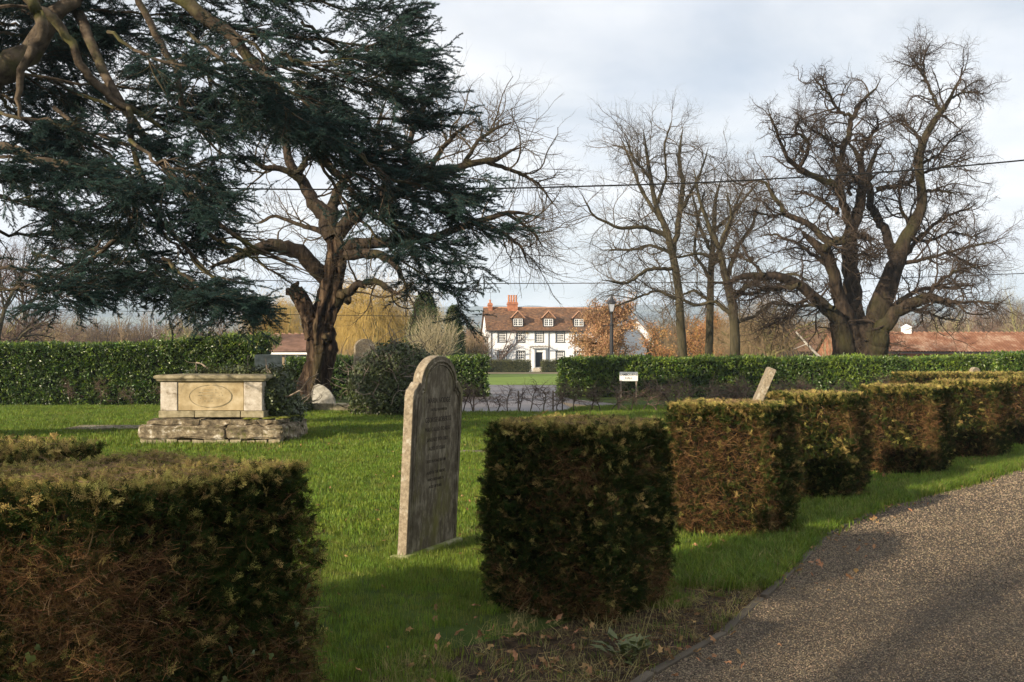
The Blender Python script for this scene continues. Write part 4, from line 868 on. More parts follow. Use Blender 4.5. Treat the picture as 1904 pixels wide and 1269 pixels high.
def yew(cx, cy, w, d, h, az, n, label, s, brown=.45, scale=1.0, ivy=0, twn=1.0, cat_='clipped yew', name='clipped_yew', grp='clipped yew blocks along the drive'):
    h = h - .012; w *= 1.05; d *= 1.05; y = empty(name, (cx, cy, 0), label, cat_, grp, rz=-R(az))
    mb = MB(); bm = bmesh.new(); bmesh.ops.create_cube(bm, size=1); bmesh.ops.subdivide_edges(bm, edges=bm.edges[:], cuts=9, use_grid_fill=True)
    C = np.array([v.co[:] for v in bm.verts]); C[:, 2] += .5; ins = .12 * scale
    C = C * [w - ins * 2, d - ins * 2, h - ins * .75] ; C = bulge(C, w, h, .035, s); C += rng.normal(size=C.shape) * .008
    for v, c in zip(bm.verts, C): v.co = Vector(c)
    me = bpy.data.meshes.new('shade_core'); bm.to_mesh(me); bm.free(); me.materials.append(M['yew_core']); o = bpy.data.objects.new('shade_core', me); COL.objects.link(o); o.parent = y
    wt = np.array([1, .35, 1, 1, 1.6])
    P, N, f = box_surface(n, w, d, h, .045, weights=wt); B = bulge(P, w, h, .024, s); B += N * (rng.uniform(-.10, .008, n) + .022 * pn(P, 11, s + 4))[:, None] * scale * np.where(f == 4, .6, 1)[:, None]
    top = f == 4; pb = np.clip(brown + .75 * pn(P + s, 2.6, s), 0, .80) * np.clip((h * .93 - P[:, 2]) / (h * .14), .06, 1); isb = (rng.random(n) < pb) & ~top
    F = unit(N * .75 + rng.normal(size=N.shape) * .42 + np.array([0, 0, .22])); F[top] = unit(F[top] * [1.5, 1.5, .85] + [0, 0, .1]); U = unit(rng.normal(size=N.shape) + [0, 0, .5])
    E = frames_to_euler(F, U); S = scale * rng.uniform(.5, 1.0, n); B2 = B - F * (.055 * scale * rng.uniform(.6, 1, n) * np.where(top, 1.15, 1))[:, None]
    tan_ = (rng.random(n) < np.where(top, np.clip(.72 + .5 * pn(P, 5, s), .3, .97), np.where(P[:, 2] > h * .97, .35, .09)))  # bright tips imitate sun on top and rim, sparkle on the sides
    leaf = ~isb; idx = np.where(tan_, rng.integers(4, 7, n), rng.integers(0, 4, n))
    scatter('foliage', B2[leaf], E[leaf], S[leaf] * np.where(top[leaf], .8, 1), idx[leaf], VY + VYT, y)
    # short twigs, horizontal and bristling
    m = int(n * .75 * twn); k = np.flatnonzero(isb)
    if len(k) > 10:
        k = rng.choice(k, max(m, len(k)), replace=True); Fk = unit(N[k] * .55 + rng.normal(size=(len(k), 3)) * [.6, .6, .38] + [0, 0, .12]); Pk = B[k] + rng.normal(size=(len(k), 3)) * .015 - Fk * .10 * scale
        dd = rng.random(len(k)) < .04; scatter('twigs', Pk, frames_to_euler(Fk, unit(rng.normal(size=Fk.shape))), scale * rng.uniform(.45, 1.05, len(k)), np.where(dd, rng.integers(5, 8, len(k)), rng.integers(0, 5, len(k))), VT + VDT, y)
    # dry clippings on top
    m = int(n * .013); Pt = np.stack([rng.uniform(-.42, .42, m) * w, rng.uniform(-.42, .42, m) * d, h + rng.uniform(.0, .015, m)], 1)
    Ft = unit(rng.normal(size=(m, 3)) * [1, 1, .06]); scatter('clippings', Pt, frames_to_euler(Ft, np.tile([[0, 0, 1.]], (m, 1))), rng.uniform(.4, .9, m), rng.integers(0, 3, m), VDT, y)
    if ivy:
        P, N, f = box_surface(ivy, w, d, h * .8, .1, weights=np.array([1, .2, 1, 1, .01])); B = bulge(P, w, h, .035, s) + N * .02; F = unit(rng.normal(size=N.shape) * .6 + [0, 0, -1]); sc = rng.uniform(.35, .85, ivy)
        keep = pn(P, 2.2, s + 9) > -.1; U = unit(N + rng.normal(size=N.shape) * .35)
        y_ax = F; x_ax = np.cross(y_ax, U); scatter('ivy_leaves', B[keep], frames_to_euler(unit(x_ax), U)[keep], sc[keep], rng.integers(0, 2, keep.sum()), VI, y)
    return y
yew(-1.42, 3.70, .94, .94, 1.20, 32, 30000, 'nearest big clipped yew block, bottom left, bristling with brown twigs and ivy leaves', 1, brown=.66, scale=.75, ivy=170, twn=1.5)
yew(.44, 6.5, .89, .87, 1.21, 32, 20000, 'dark clipped yew block in the middle foreground, right of the leaning headstone', 2, brown=.25, scale=.9)
yew(2.08, 9.4, .95, .92, 1.21, 32, 16000, 'clipped yew block third along the drive, russet twigs on its lit face', 3, brown=.62, scale=1.0)
yew(3.60, 11.75, .95, .95, 1.22, 33, 12000, 'fourth clipped yew block along the drive, its foot in dead leaves', 4, brown=.45, scale=1.1)
yew(5.62, 14.25, 1.02, 1.0, 1.24, 38, 10500, 'fifth clipped yew block along the drive, green grass tuft either side', 5, brown=.45, scale=1.15)
yew(7.62, 16.6, 1.02, 1.0, 1.26, 42, 9000, 'sixth clipped yew block along the drive, partly behind the fifth', 6, brown=.5, scale=1.2)
yew(9.95, 18.9, 1.1, 1.1, 1.28, 44, 8000, 'clipped yew block at the right edge of the view, farthest along the drive', 7, brown=.7, scale=1.25)
yew(-2.78, 4.75, 1.1, 1.2, 1.20, 25, 11000, 'clipped yew block at the left edge, behind the nearest one, only its dark top showing', 8, brown=.3, scale=.95)
yew(-3.1, .75, 1.1, 1.1, 1.22, 30, 3000, 'clipped yew block beside the camera, out of view left', 9, brown=.5, scale=1.3)
yew(12.6, 27.0, 4.2, 1.3, 1.26, 0, 12000, 'long low clipped yew hedge beyond the blocks at right', 10, brown=.6, scale=1.5, cat_='clipped hedge', name='yew_hedge', grp=None)

# ------------------------------------------------------------------ hedges
def hedge(name, label, p0, p1, depth, h, dens, V, vset, s, core='laurel_core', amp=.06, topvar=None, scale=1.0, new=.08, grp=None, cat_='hedge'):
    p0 = np.array(p0); p1 = np.array(p1); Lh = np.hypot(*(p1 - p0)); az = math.atan2(p1[1] - p0[1], p1[0] - p0[0]); c = (p0 + p1) / 2
    y = empty(name, (c[0], c[1], 0), label, cat_, grp, rz=az)
    htf = topvar or (lambda x: np.zeros_like(x))
    n = int(dens * (Lh * h * 2 + Lh * depth)); P, N, f = box_surface(n, Lh, depth, h, .12, weights=np.array([1, .4, 1, 1, 1.3]))
    P2 = P + N * (pn(P, 1.7, s) * amp)[:, None] + N * rng.uniform(-.13, .02, n)[:, None] * scale; P2[:, 2] = P2[:, 2] * (1 + htf(P[:, 0]) / h)
    F = unit(N * .8 + rng.normal(size=N.shape) * .5 + [0, 0, .35]); U = unit(N + rng.normal(size=N.shape) * .4 + [0, 0, .6]); idx = np.where((rng.random(n) < new * (1 + 1.5 * np.clip(pn(P, .9, s), -1, 1)) + .12 * (f == 4)), rng.integers(vset[0], vset[1], n), rng.integers(0, vset[0], n)) if vset else rng.integers(0, len(V), n)
    bm = bmesh.new(); bmesh.ops.create_cube(bm, size=1)
    for v in bm.verts: v.co = Vector((v.co.x * (Lh - .3), v.co.y * (depth - .3), (v.co.z + .5) * (h - .14)))
    bmesh.ops.subdivide_edges(bm, edges=[e for e in bm.edges if abs(e.verts[0].co.x - e.verts[1].co.x) > 1], cuts=int(Lh * 2)); 
    for v in bm.verts: v.co.z *= 1 + float(htf(np.array([v.co.x]))[0]) / h; v.co += Vector(rng.normal(size=3) * .02)
    me = bpy.data.meshes.new('shade_core'); bm.to_mesh(me); bm.free(); me.materials.append(M[core]); o = bpy.data.objects.new('shade_core', me); COL.objects.link(o); o.parent = y
    scatter('leaves', P2, frames_to_euler(F, U), scale * rng.uniform(.7, 1.2, n), idx, V, y); return y
LV = (5, 7)
GH = 'laurel hedges behind the churchyard'
hedge('laurel_hedge', 'tall glossy laurel hedge along the left behind the tomb', (-19.5, 35.9), (-8.85, 35.9), 1.3, 2.03, 230, VL, LV, 1, topvar=lambda x: .06 + .30 * np.clip((x - .5) / 4, 0, 1) * (1 + .25 * np.sin(x * 5)), grp=GH, new=.10)
hedge('laurel_hedge', 'darker laurel hedge behind the old tree, ending left of the lawn gap', (-9.2, 41), (-1.2, 43.5), 1.3, 1.62, 190, VL, LV, 2, grp=GH, topvar=lambda x: .05 * np.sin(x * 2), new=.05, scale=1.1)
hedge('laurel_hedge', 'long bright laurel hedge across the right of the churchyard', (2.1, 43.3), (24.5, 42.0), 1.3, 1.62, 200, VL, LV, 3, grp=GH, topvar=lambda x: .03 * np.sin(x * 1.3) + .02 * np.sin(x * 4.7) + .10 * np.clip((x - 4) / 7, 0, 1), new=.26, scale=1.1)
hedge('laurel_hedge', 'short taller run of laurel at the far right edge', (18.3, 37.5), (26, 36), 1.2, 1.78, 190, VL, LV, 5, grp=GH, new=.1, scale=1.05)
hedge('box_hedge', 'low brown-green clipped hedge before the house, left of its door', (-3.9, 127), (2.35, 127), 1.0, 1.45, 60, VBX, None, 6, core='laurel_core', amp=.03, grp='low hedges before the house')
hedge('box_hedge', 'low clipped hedge before the house, right of its door', (3.75, 127), (18, 129), 1.0, 1.45, 60, VBX, None, 7, core='laurel_core', amp=.03, grp='low hedges before the house')

# shoots sticking up from the left hedge end
def shoots():
    h = empty('laurel_shoots', (-9.3, 35.6, 1.9), 'upright leafy laurel shoots above the right end of the tall left hedge', 'laurel shoots')
    n = 90; p = np.stack([rng.uniform(-3.2, 1.0, n), rng.uniform(-.5, .5, n), rng.uniform(-.1, .3, n)], 1); P, Rr = grow(p, rng.normal(size=(n, 3)) * .35 + [0, 0, 1], rng.uniform(.25, .6, n), 5, .12, .1, np.full(n, .008)); mb = MB(); mb.tubes(P, Rr, 3); mb.build('stems', M['green_bark'], h, kind='stuff')
    idx = np.repeat(np.arange(n), 6); k = rng.integers(1, 5, len(idx)); Q = P[idx, k] + rng.normal(size=(len(idx), 3)) * .03
    scatter('leaves', Q, rng.uniform(-1, 1, (len(idx), 3)) * [1, 1, 3.1], rng.uniform(.6, 1, len(idx)), rng.integers(0, 7, len(idx)), VL, h)
shoots()

# ------------------------------------------------------------------ cedar
def cedar():
    Z = 27.0
    t = empty('cedar_tree', (-15.2 * .72, 26.5 * .72, 0), 'huge dark blue-green cedar spreading its layered branches over the left of the churchyard', 'cedar tree')
    K = .72; CP_ = np.array([0, 0, H0]); o = np.array([-15.2 * K, 26.5 * K, 0]); nr = lambda P: CP_ + (P - CP_) * K
    vis = [ # bare visible limbs
     ([(-240, 330, 90), (-60, 190, 80), (0, 128, 62), (50, 85, 50), (100, 35, 40), (180, -40, 30)], 26, .5),
     ([(20, -40, 28), (60, 5, 26), (82, 35, 26), (75, 75, 26), (48, 105, 20), (36, 150, 16), (35, 200, 13), (42, 228, 11)], 24, .3),
     ([(60, 0, 26), (110, 50, 22), (135, 95, 19), (165, 145, 19), (205, 185, 18), (260, 210, 13), (330, 260, 8)], 25, 1.5),
     ([(240, -60, 36), (320, -20, 34), (390, 45, 30), (450, 85, 26), (490, 135, 18), (560, 240, 14), (640, 340, 12), (700, 400, 8)], 27, 1.5),
     ([(255, -10, 16), (290, 70, 16), (325, 120, 15), (333, 160, 13), (335, 195, 11), (420, 300, 7)], 26, 1),
     ([(-80, 330, 30), (0, 260, 26), (60, 300, 20), (200, 310, 16), (265, 380, 14), (230, 440, 12), (120, 520, 8), (10, 600, 5)], 26, -2),
     ([(240, 200, 16), (250, 300, 14), (290, 400, 12), (380, 500, 8), (450, 580, 4)], 26, -1.5),
     ([(120, -30, 30), (170, 90, 22), (260, 250, 18), (320, 330, 14), (430, 440, 9), (600, 520, 4)], 27, -2.5)]
    fol = [
     ([(-60, 200), (100, 230), (250, 270), (360, 330), (430, 370)], 25, 1), ([(-60, 285), (60, 300), (180, 325), (260, 360)], 24, -1), ([(-60, 350), (60, 380), (140, 410), (210, 440)], 26, 2),
     ([(100, 200), (250, 330), (240, 400), (120, 510), (10, 590)], 26, -2), ([(250, 350), (300, 430), (380, 500), (455, 575)], 26, -2), ([(300, 330), (400, 410), (480, 470), (590, 515)], 27, -2),
     ([(-60, 490), (60, 505), (180, 530), (260, 560)], 25, 0), ([(-60, 550), (30, 535), (90, 530), (130, 560)], 24, -1), ([(230, 380), (260, 470), (320, 530), (400, 560)], 26, -1),
     ([(-60, 120), (120, 150), (300, 170), (430, 200)], 26, 2), ([(-60, 60), (100, 65), (260, 60), (420, 90)], 28, 2), ([(-60, 10), (150, 20), (330, 30), (520, 60)], 27, 2),
     ([(250, -40), (450, 60), (620, 75), (740, 95), (840, 92)], 28, 1), ([(300, -60), (500, -10), (620, 10), (710, 25), (770, 0)], 28, 1), ([(400, 40), (520, 120), (640, 165), (740, 185), (800, 190)], 27, 2),
     ([(430, 80), (560, 170), (680, 215), (780, 225), (870, 212)], 28, 1), ([(450, 120), (560, 230), (690, 290), (820, 320), (925, 340)], 28, 0), ([(470, 130), (580, 270), (700, 350), (830, 395), (940, 425)], 27, 1),
     ([(540, 180), (620, 310), (720, 410), (810, 450), (890, 485)], 28, 0), ([(540, 200), (620, 350), (710, 450), (770, 505), (850, 545)], 27, 1), ([(430, 100), (530, 165), (620, 215), (700, 250)], 26, 1),
     ([(350, 60), (450, 150), (530, 200), (610, 260)], 25, 0), ([(100, 150), (200, 200), (330, 230), (470, 245), (500, 260)], 27, 1), ([(560, 180), (680, 290), (780, 370), (860, 420)], 29, 1),
     ([(580, 90), (660, 100), (710, 75), (740, 45)], 28, 1), ([(150, -40), (330, -20), (480, -30), (620, -40)], 27, 2), ([(-60, -30), (100, -30), (250, -40)], 26, 2),
     ([(560, 40), (660, 120), (720, 150), (790, 160)], 29, 1), ([(340, 100), (420, 170), (480, 210), (540, 230)], 28, 2), ([(-60, 420), (40, 440), (120, 430), (180, 470)], 28, 2), ([(-60, 90), (20, 110), (80, 150), (150, 160)], 29, 1), ([(-60, 160), (30, 190), (90, 230), (170, 240)], 29, 1), ([(-60, 230), (20, 240), (100, 300), (160, 330)], 28, 1), ([(40, 20), (110, 60), (180, 70), (250, 110)], 29, 1), ([(-60, 40), (40, 50), (90, 90), (160, 100)], 29, 2), ([(240, 260), (300, 310), (360, 330), (430, 400)], 24, -1),
     ([(200, 60), (280, 110), (380, 130), (480, 160)], 24, 0), ([(0, 180), (80, 260), (160, 270), (240, 290)], 28, 3), ([(520, 100), (600, 130), (680, 150), (760, 130)], 25, 2), ([(620, 250), (720, 330), (800, 350), (880, 380)], 26, 2), ([(600, 300), (690, 400), (760, 440), (840, 500)], 29, 1),
     ([(60, 470), (150, 500), (250, 505), (330, 540)], 27, 0), ([(380, 430), (450, 470), (500, 500), (540, 515)], 25, 0), ([(300, 480), (380, 540), (430, 570), (470, 592)], 24, 0)]
    ls = [limb(p, z, dz, N=22, wob=.18) for p, z, dz in vis]; PV, RV = stack(ls); RV = RV * .82; mb = MB(); mb.tubes(nr(PV) - o, RV * K, 10)
    tr, trr = limb([(-280, 800, 190), (-260, 600, 150), (-240, 400, 130), (-200, 200, 110), (-150, -50, 90), (-100, -250, 60), (-60, -400, 30)], 26.5, 0, N=34); tr = nr(tr); tr[0, 2] = -.3; mb.tubes(tr - o, trr * K, 14)
    mb.build('trunk', M['cedar_bark'], t, smooth=True)
    fl = [limb([(x, y, 7.5 - 5 * i / (len(p) - 1)) for i, (x, y) in enumerate(p)], z, dz, N=22, wob=.5) for p, z, dz in fol]; PF, RF = stack(fl)
    # crown behind and above (out of the frame) so the tree is whole from other positions
    a = rng.uniform(0, 6.28, 16); st = np.stack([np.full(16, -15.), np.full(16, 26.5), rng.uniform(6, 14, 16)], 1); a = np.where(np.abs(((a + 3.14) % 6.28) - 3.14) < 1.2, a + 2.4, a)
    PB, RB = grow(st, np.stack([np.cos(a), np.sin(a), np.full(16, .1)], 1), rng.uniform(6, 10, 16), 22, .04, -.04, np.full(16, .16)); PF = np.concatenate([PF, PB]); RF = np.concatenate([RF, RB])
    mb = MB(); mb.tubes(nr(PF) - o, RF * K, 5)
    S1, R1 = spawn(PF, RF, 13, .18, .99, 50, 1.6, 9, .09, -.05, .03, flat=.22, endL=.5); mb.tubes(nr(S1) - o, R1 * K, 4)
    S0, R0 = spawn(PV[3:], RV[3:], 12, .3, .99, 60, 1.6, 9, .12, -.08, .025, flat=.4, endL=.5); mb.tubes(nr(S0) - o, R0 * K, 4); S1 = np.concatenate([S1, S0]); R1 = np.concatenate([R1, R0])
    S2, R2 = spawn(S1, R1, 7, .1, .98, 50, .75, 6, .10, -.04, .012, flat=.22, endL=.6); mb.tubes(nr(S2) - o, R2 * K, 3)
    mb.build('branches', M['cedar_bark'], t, kind='stuff')
    pts = []; fw = []
    for A, ks in ((PF, (9, 12, 15, 17, 19, 20)), (S1, (3, 4, 5, 6, 7)), (S2, (1, 3, 4))):
        for k in ks:
            pts.append(A[:, k]); fw.append(unit(A[:, k] - A[:, k - 1]))
    Pp = np.concatenate(pts); Fw = np.concatenate(fw); n = len(Pp)
    # keep the view of the old tree's fork open and thin the upper left where limbs show
    px = CX + Pp[:, 0] / Pp[:, 1] * FPX; py = HY - (Pp[:, 2] - H0) / Pp[:, 1] * FPX
    gap = inpoly(px, py, [(425, 510), (435, 330), (480, 262), (560, 250), (640, 330), (655, 400), (650, 470), (690, 560), (690, 640), (485, 640), (490, 540)]); lowleft = (py > 620)
    thin = inpoly(px, py, [(0, 400), (200, 440), (430, 400), (440, 500), (300, 480), (100, 520), (0, 520)]); limbs_ = inpoly(px, py, [(20, 40), (140, 40), (230, 200), (20, 240)])
    keep = ~(inpoly(px, py, [(470, 395), (700, 395), (720, 640), (485, 640)]) & (rng.random(n) < .85)) & ~(gap & (rng.random(n) < .96)) & ~lowleft & ~(thin & (rng.random(n) < .35)) & ~(limbs_ & (Pp[:, 1] < 26) & (rng.random(n) < .5)) & (rng.random(n) < .90) & ((pn(Pp * [1, .6, 1.6], .9, 3) > -.20) | (rng.random(n) < .16))
    ld = np.array([-math.sin(R(SUN_AZ)) * math.cos(R(SUN_EL)), -math.cos(R(SUN_AZ)) * math.cos(R(SUN_EL)), math.sin(R(SUN_EL))]); rel = nr(Pp) - np.array([-5.9, 19.4, .85]); dl = np.linalg.norm(rel - (rel @ ld)[:, None] * ld, axis=1); keep &= dl > 1.15   # sprigs along the tomb's sun ray cut out so it is lit
    Pp, Fw = Pp[keep], Fw[keep]; n = len(Pp); Fw = unit(Fw * [1, 1, .7] + rng.normal(size=Fw.shape) * [.35, .35, .06] - [0, 0, .06]); U = unit(rng.normal(size=Fw.shape) * .12 + [0, 0, 1])
    scatter('foliage', nr(Pp) - o, frames_to_euler(Fw, U), K * rng.uniform(.8, 1.35, n), rng.integers(0, 5, n), VC, t)
    print('cedar sprigs', n)
cedar()

# ------------------------------------------------------------------ gnarled old tree
def gnarled(P, Rr, sides, amp, ridges, seed=0):
    """tube with fluted, lumpy surface"""
    mb = MB(); mb.tubes(P, Rr, sides); V = mb.V[0]; N = len(P); c = np.repeat(P, sides, 0); d = V - c; a = np.tile(np.arange(sides) / sides * 2 * math.pi, N); s = np.repeat(np.linspace(0, 1, N), sides)
    k = 1 + amp * (np.sin(a * ridges + s * 5 + seed) * .5 + np.sin(a * (ridges * 2 + 1) - s * 9) * .25 + pn(V, 2.2, seed) * .5 + pn(V, 6, seed) * .35)
    mb.V[0] = c + d * k[:, None]; return mb
def dense(P, Rr, N):
    t = np.linspace(0, 1, len(P)); u = np.linspace(0, 1, N); return np.stack([np.interp(u, t, P[:, k]) for k in range(3)], 1), np.interp(u, t, Rr)
def old_tree():
    Z = 33.5; o = PX(585, 669, Z); o[2] = 0
    t = empty('old_chestnut_tree', tuple(o), 'gnarled leaning chestnut with twisted trunk, broken stub and drooping bare twigs', 'bare tree')
    main = [([(570, 775, 76), (577, 735, 58), (586, 700, 47), (596, 665, 43), (595, 635, 46), (596, 610, 46), (604, 580, 42), (614, 550, 42), (621, 515, 40), (627, 480, 40), (622, 450, 44), (618, 420, 40)], 0),
            ([(590, 625, 40), (582, 600, 34), (572, 582, 30), (562, 562, 27), (554, 546, 25), (548, 534, 20), (556, 524, 9)], -.4)]
    mb = MB()
    for k, (p, dz) in enumerate(main):
        P, Rr = limb(p, Z, dz, N=30, wob=.03); P, Rr = dense(P, Rr, 70); g = gnarled(P - o, Rr, 44, .36 if k == 0 else .34, 4, k * 2.0); mb.add(g.V[0], g.Q[0])
    # burrs
    for (x, y, w) in ((612, 628, 14), (600, 655, 12), (640, 550, 14), (650, 560, 10), (545, 545, 12), (570, 560, 9), (598, 605, 10)):
        P, Rr = limb([(x - 4, y + 6, w), (x, y, w * 1.5), (x + 3, y - 6, w * .8), (x + 4, y - 9, 2)], Z, 0, N=10); P[:, 1] -= .35; g = gnarled(P - o, Rr, 12, .3, 3, x); mb.add(g.V[0], g.Q[0])
    mb.build('trunk', M['chest_bark'], t, smooth=True)
    L = [([(612, 530, 32), (588, 495, 30), (550, 466, 29), (510, 456, 26), (470, 466, 20), (430, 482, 13), (385, 500, 7)], -2),
         ([(620, 440, 38), (608, 408, 36), (585, 380, 26), (570, 350, 22), (560, 332, 20), (540, 312, 17), (532, 280, 15), (528, 245, 12), (542, 215, 8), (540, 180, 5)], 1),
         ([(560, 335, 15), (530, 316, 12), (490, 312, 10), (460, 292, 7), (440, 290, 4)], -1),
         ([(612, 420, 26), (625, 365, 20), (640, 335, 16), (662, 310, 12), (700, 290, 10), (760, 270, 8), (800, 250, 5)], 2),
         ([(556, 325, 13), (566, 300, 12), (588, 282, 9), (600, 250, 7), (590, 200, 5)], 1),
         ([(625, 440, 30), (660, 400, 24), (700, 380, 20), (780, 342, 18), (850, 312, 15), (890, 300, 12), (925, 300, 10), (945, 280, 8), (985, 270, 4)], 0),
         ([(628, 460, 28), (680, 452, 22), (740, 450, 19), (810, 440, 15), (880, 415, 12), (940, 395, 9), (975, 395, 7), (1015, 410, 4)], -1),
         ([(740, 362, 13), (752, 310, 12), (768, 240, 10), (790, 195, 8), (815, 165, 5)], 1),
         ([(790, 338, 11), (815, 285, 10), (850, 245, 7), (885, 225, 4)], -1), ([(860, 310, 9), (890, 260, 7), (930, 235, 5), (960, 225, 3)], 1),
         ([(622, 570, 24), (636, 552, 20), (660, 532, 15), (700, 522, 12), (730, 543, 9), (757, 552, 5)], -1.5),
         ([(640, 475, 22), (700, 470, 17), (735, 490, 13), (750, 520, 8), (760, 540, 4)], -2),
         ([(880, 415, 10), (930, 430, 8), (970, 460, 5), (985, 500, 3)], -1), ([(900, 300, 9), (960, 320, 7), (1000, 340, 5), (1030, 380, 3)], 1), ([(940, 395, 7), (990, 430, 5), (1010, 460, 3)], 2),
         ([(626, 470, 20), (600, 430, 12), (560, 420, 8), (510, 400, 6), (470, 420, 3)], 2), ([(700, 380, 12), (720, 330, 10), (700, 240, 7), (720, 180, 4)], 3)]
    PL, RL = stack([limb(p, Z, dz, N=24, wob=.10) for p, dz in L]); mb = MB(); mb.tubes(PL - o, RL, 10); mb.build('limbs', M['oak_bark'], t, smooth=True)
    mb = MB()
    A, AR = spawn(PL, RL, 7, .2, .98, 48, 2.2, 12, .17, .03, .035, endL=.7); B, BR = spawn(np.concatenate([A, PL]), np.concatenate([AR, RL])if False else np.concatenate([AR, RL]), 0, 0, 1, 0, 1, 2, 0, 0, 0) if False else (None, None)
    mb.tubes(A - o, AR, 4)
    A2, A2R = spawn(A, AR, 7, .12, 1, 45, 1.15, 9, .20, -.06, .016, endL=.7); mb.tubes(A2 - o, A2R, 3)
    A3, A3R = spawn(A2, A2R, 4, .12, 1, 42, .55, 7, .22, -.10, .009, endL=.8, up_tip=.12, taper=.6); mb.tubes(A3 - o, A3R, 3)
    # hanging curtains on the right side with upturned tips
    right = [5, 6, 8, 9, 12, 13, 14]; D, DR = spawn(PL[right], RL[right], 22, .35, 1, 60, 2.0, 13, .10, -.20, .016, endL=.85, up_tip=.22, taper=.5); mb.tubes(D - o, DR, 3)
    D2, D2R = spawn(D, DR, 6, .1, 1, 35, .75, 9, .14, -.14, .009, endL=.8, up_tip=.3, taper=.6); mb.tubes(D2 - o, D2R, 3)
    # epicormic thatch round the upper trunk
    tk = limb([(616, 540, 40), (624, 480, 40), (618, 420, 30), (600, 400, 20)], Z, 0, N=24)
    E, ER = spawn(tk[0][None], tk[1][None], 260, 0, 1, 70, .95, 9, .22, -.12, .010, taper=.5); mb.tubes(E - o, ER, 3)
    E2, E2R = spawn(PL[[0, 10, 11]], RL[[0, 10, 11]], 26, .1, 1, 65, .7, 8, .22, -.1, .009, taper=.5); mb.tubes(E2 - o, E2R, 3)
    mb.build('twigs', M['chest_twig'], t, kind='stuff')
old_tree()

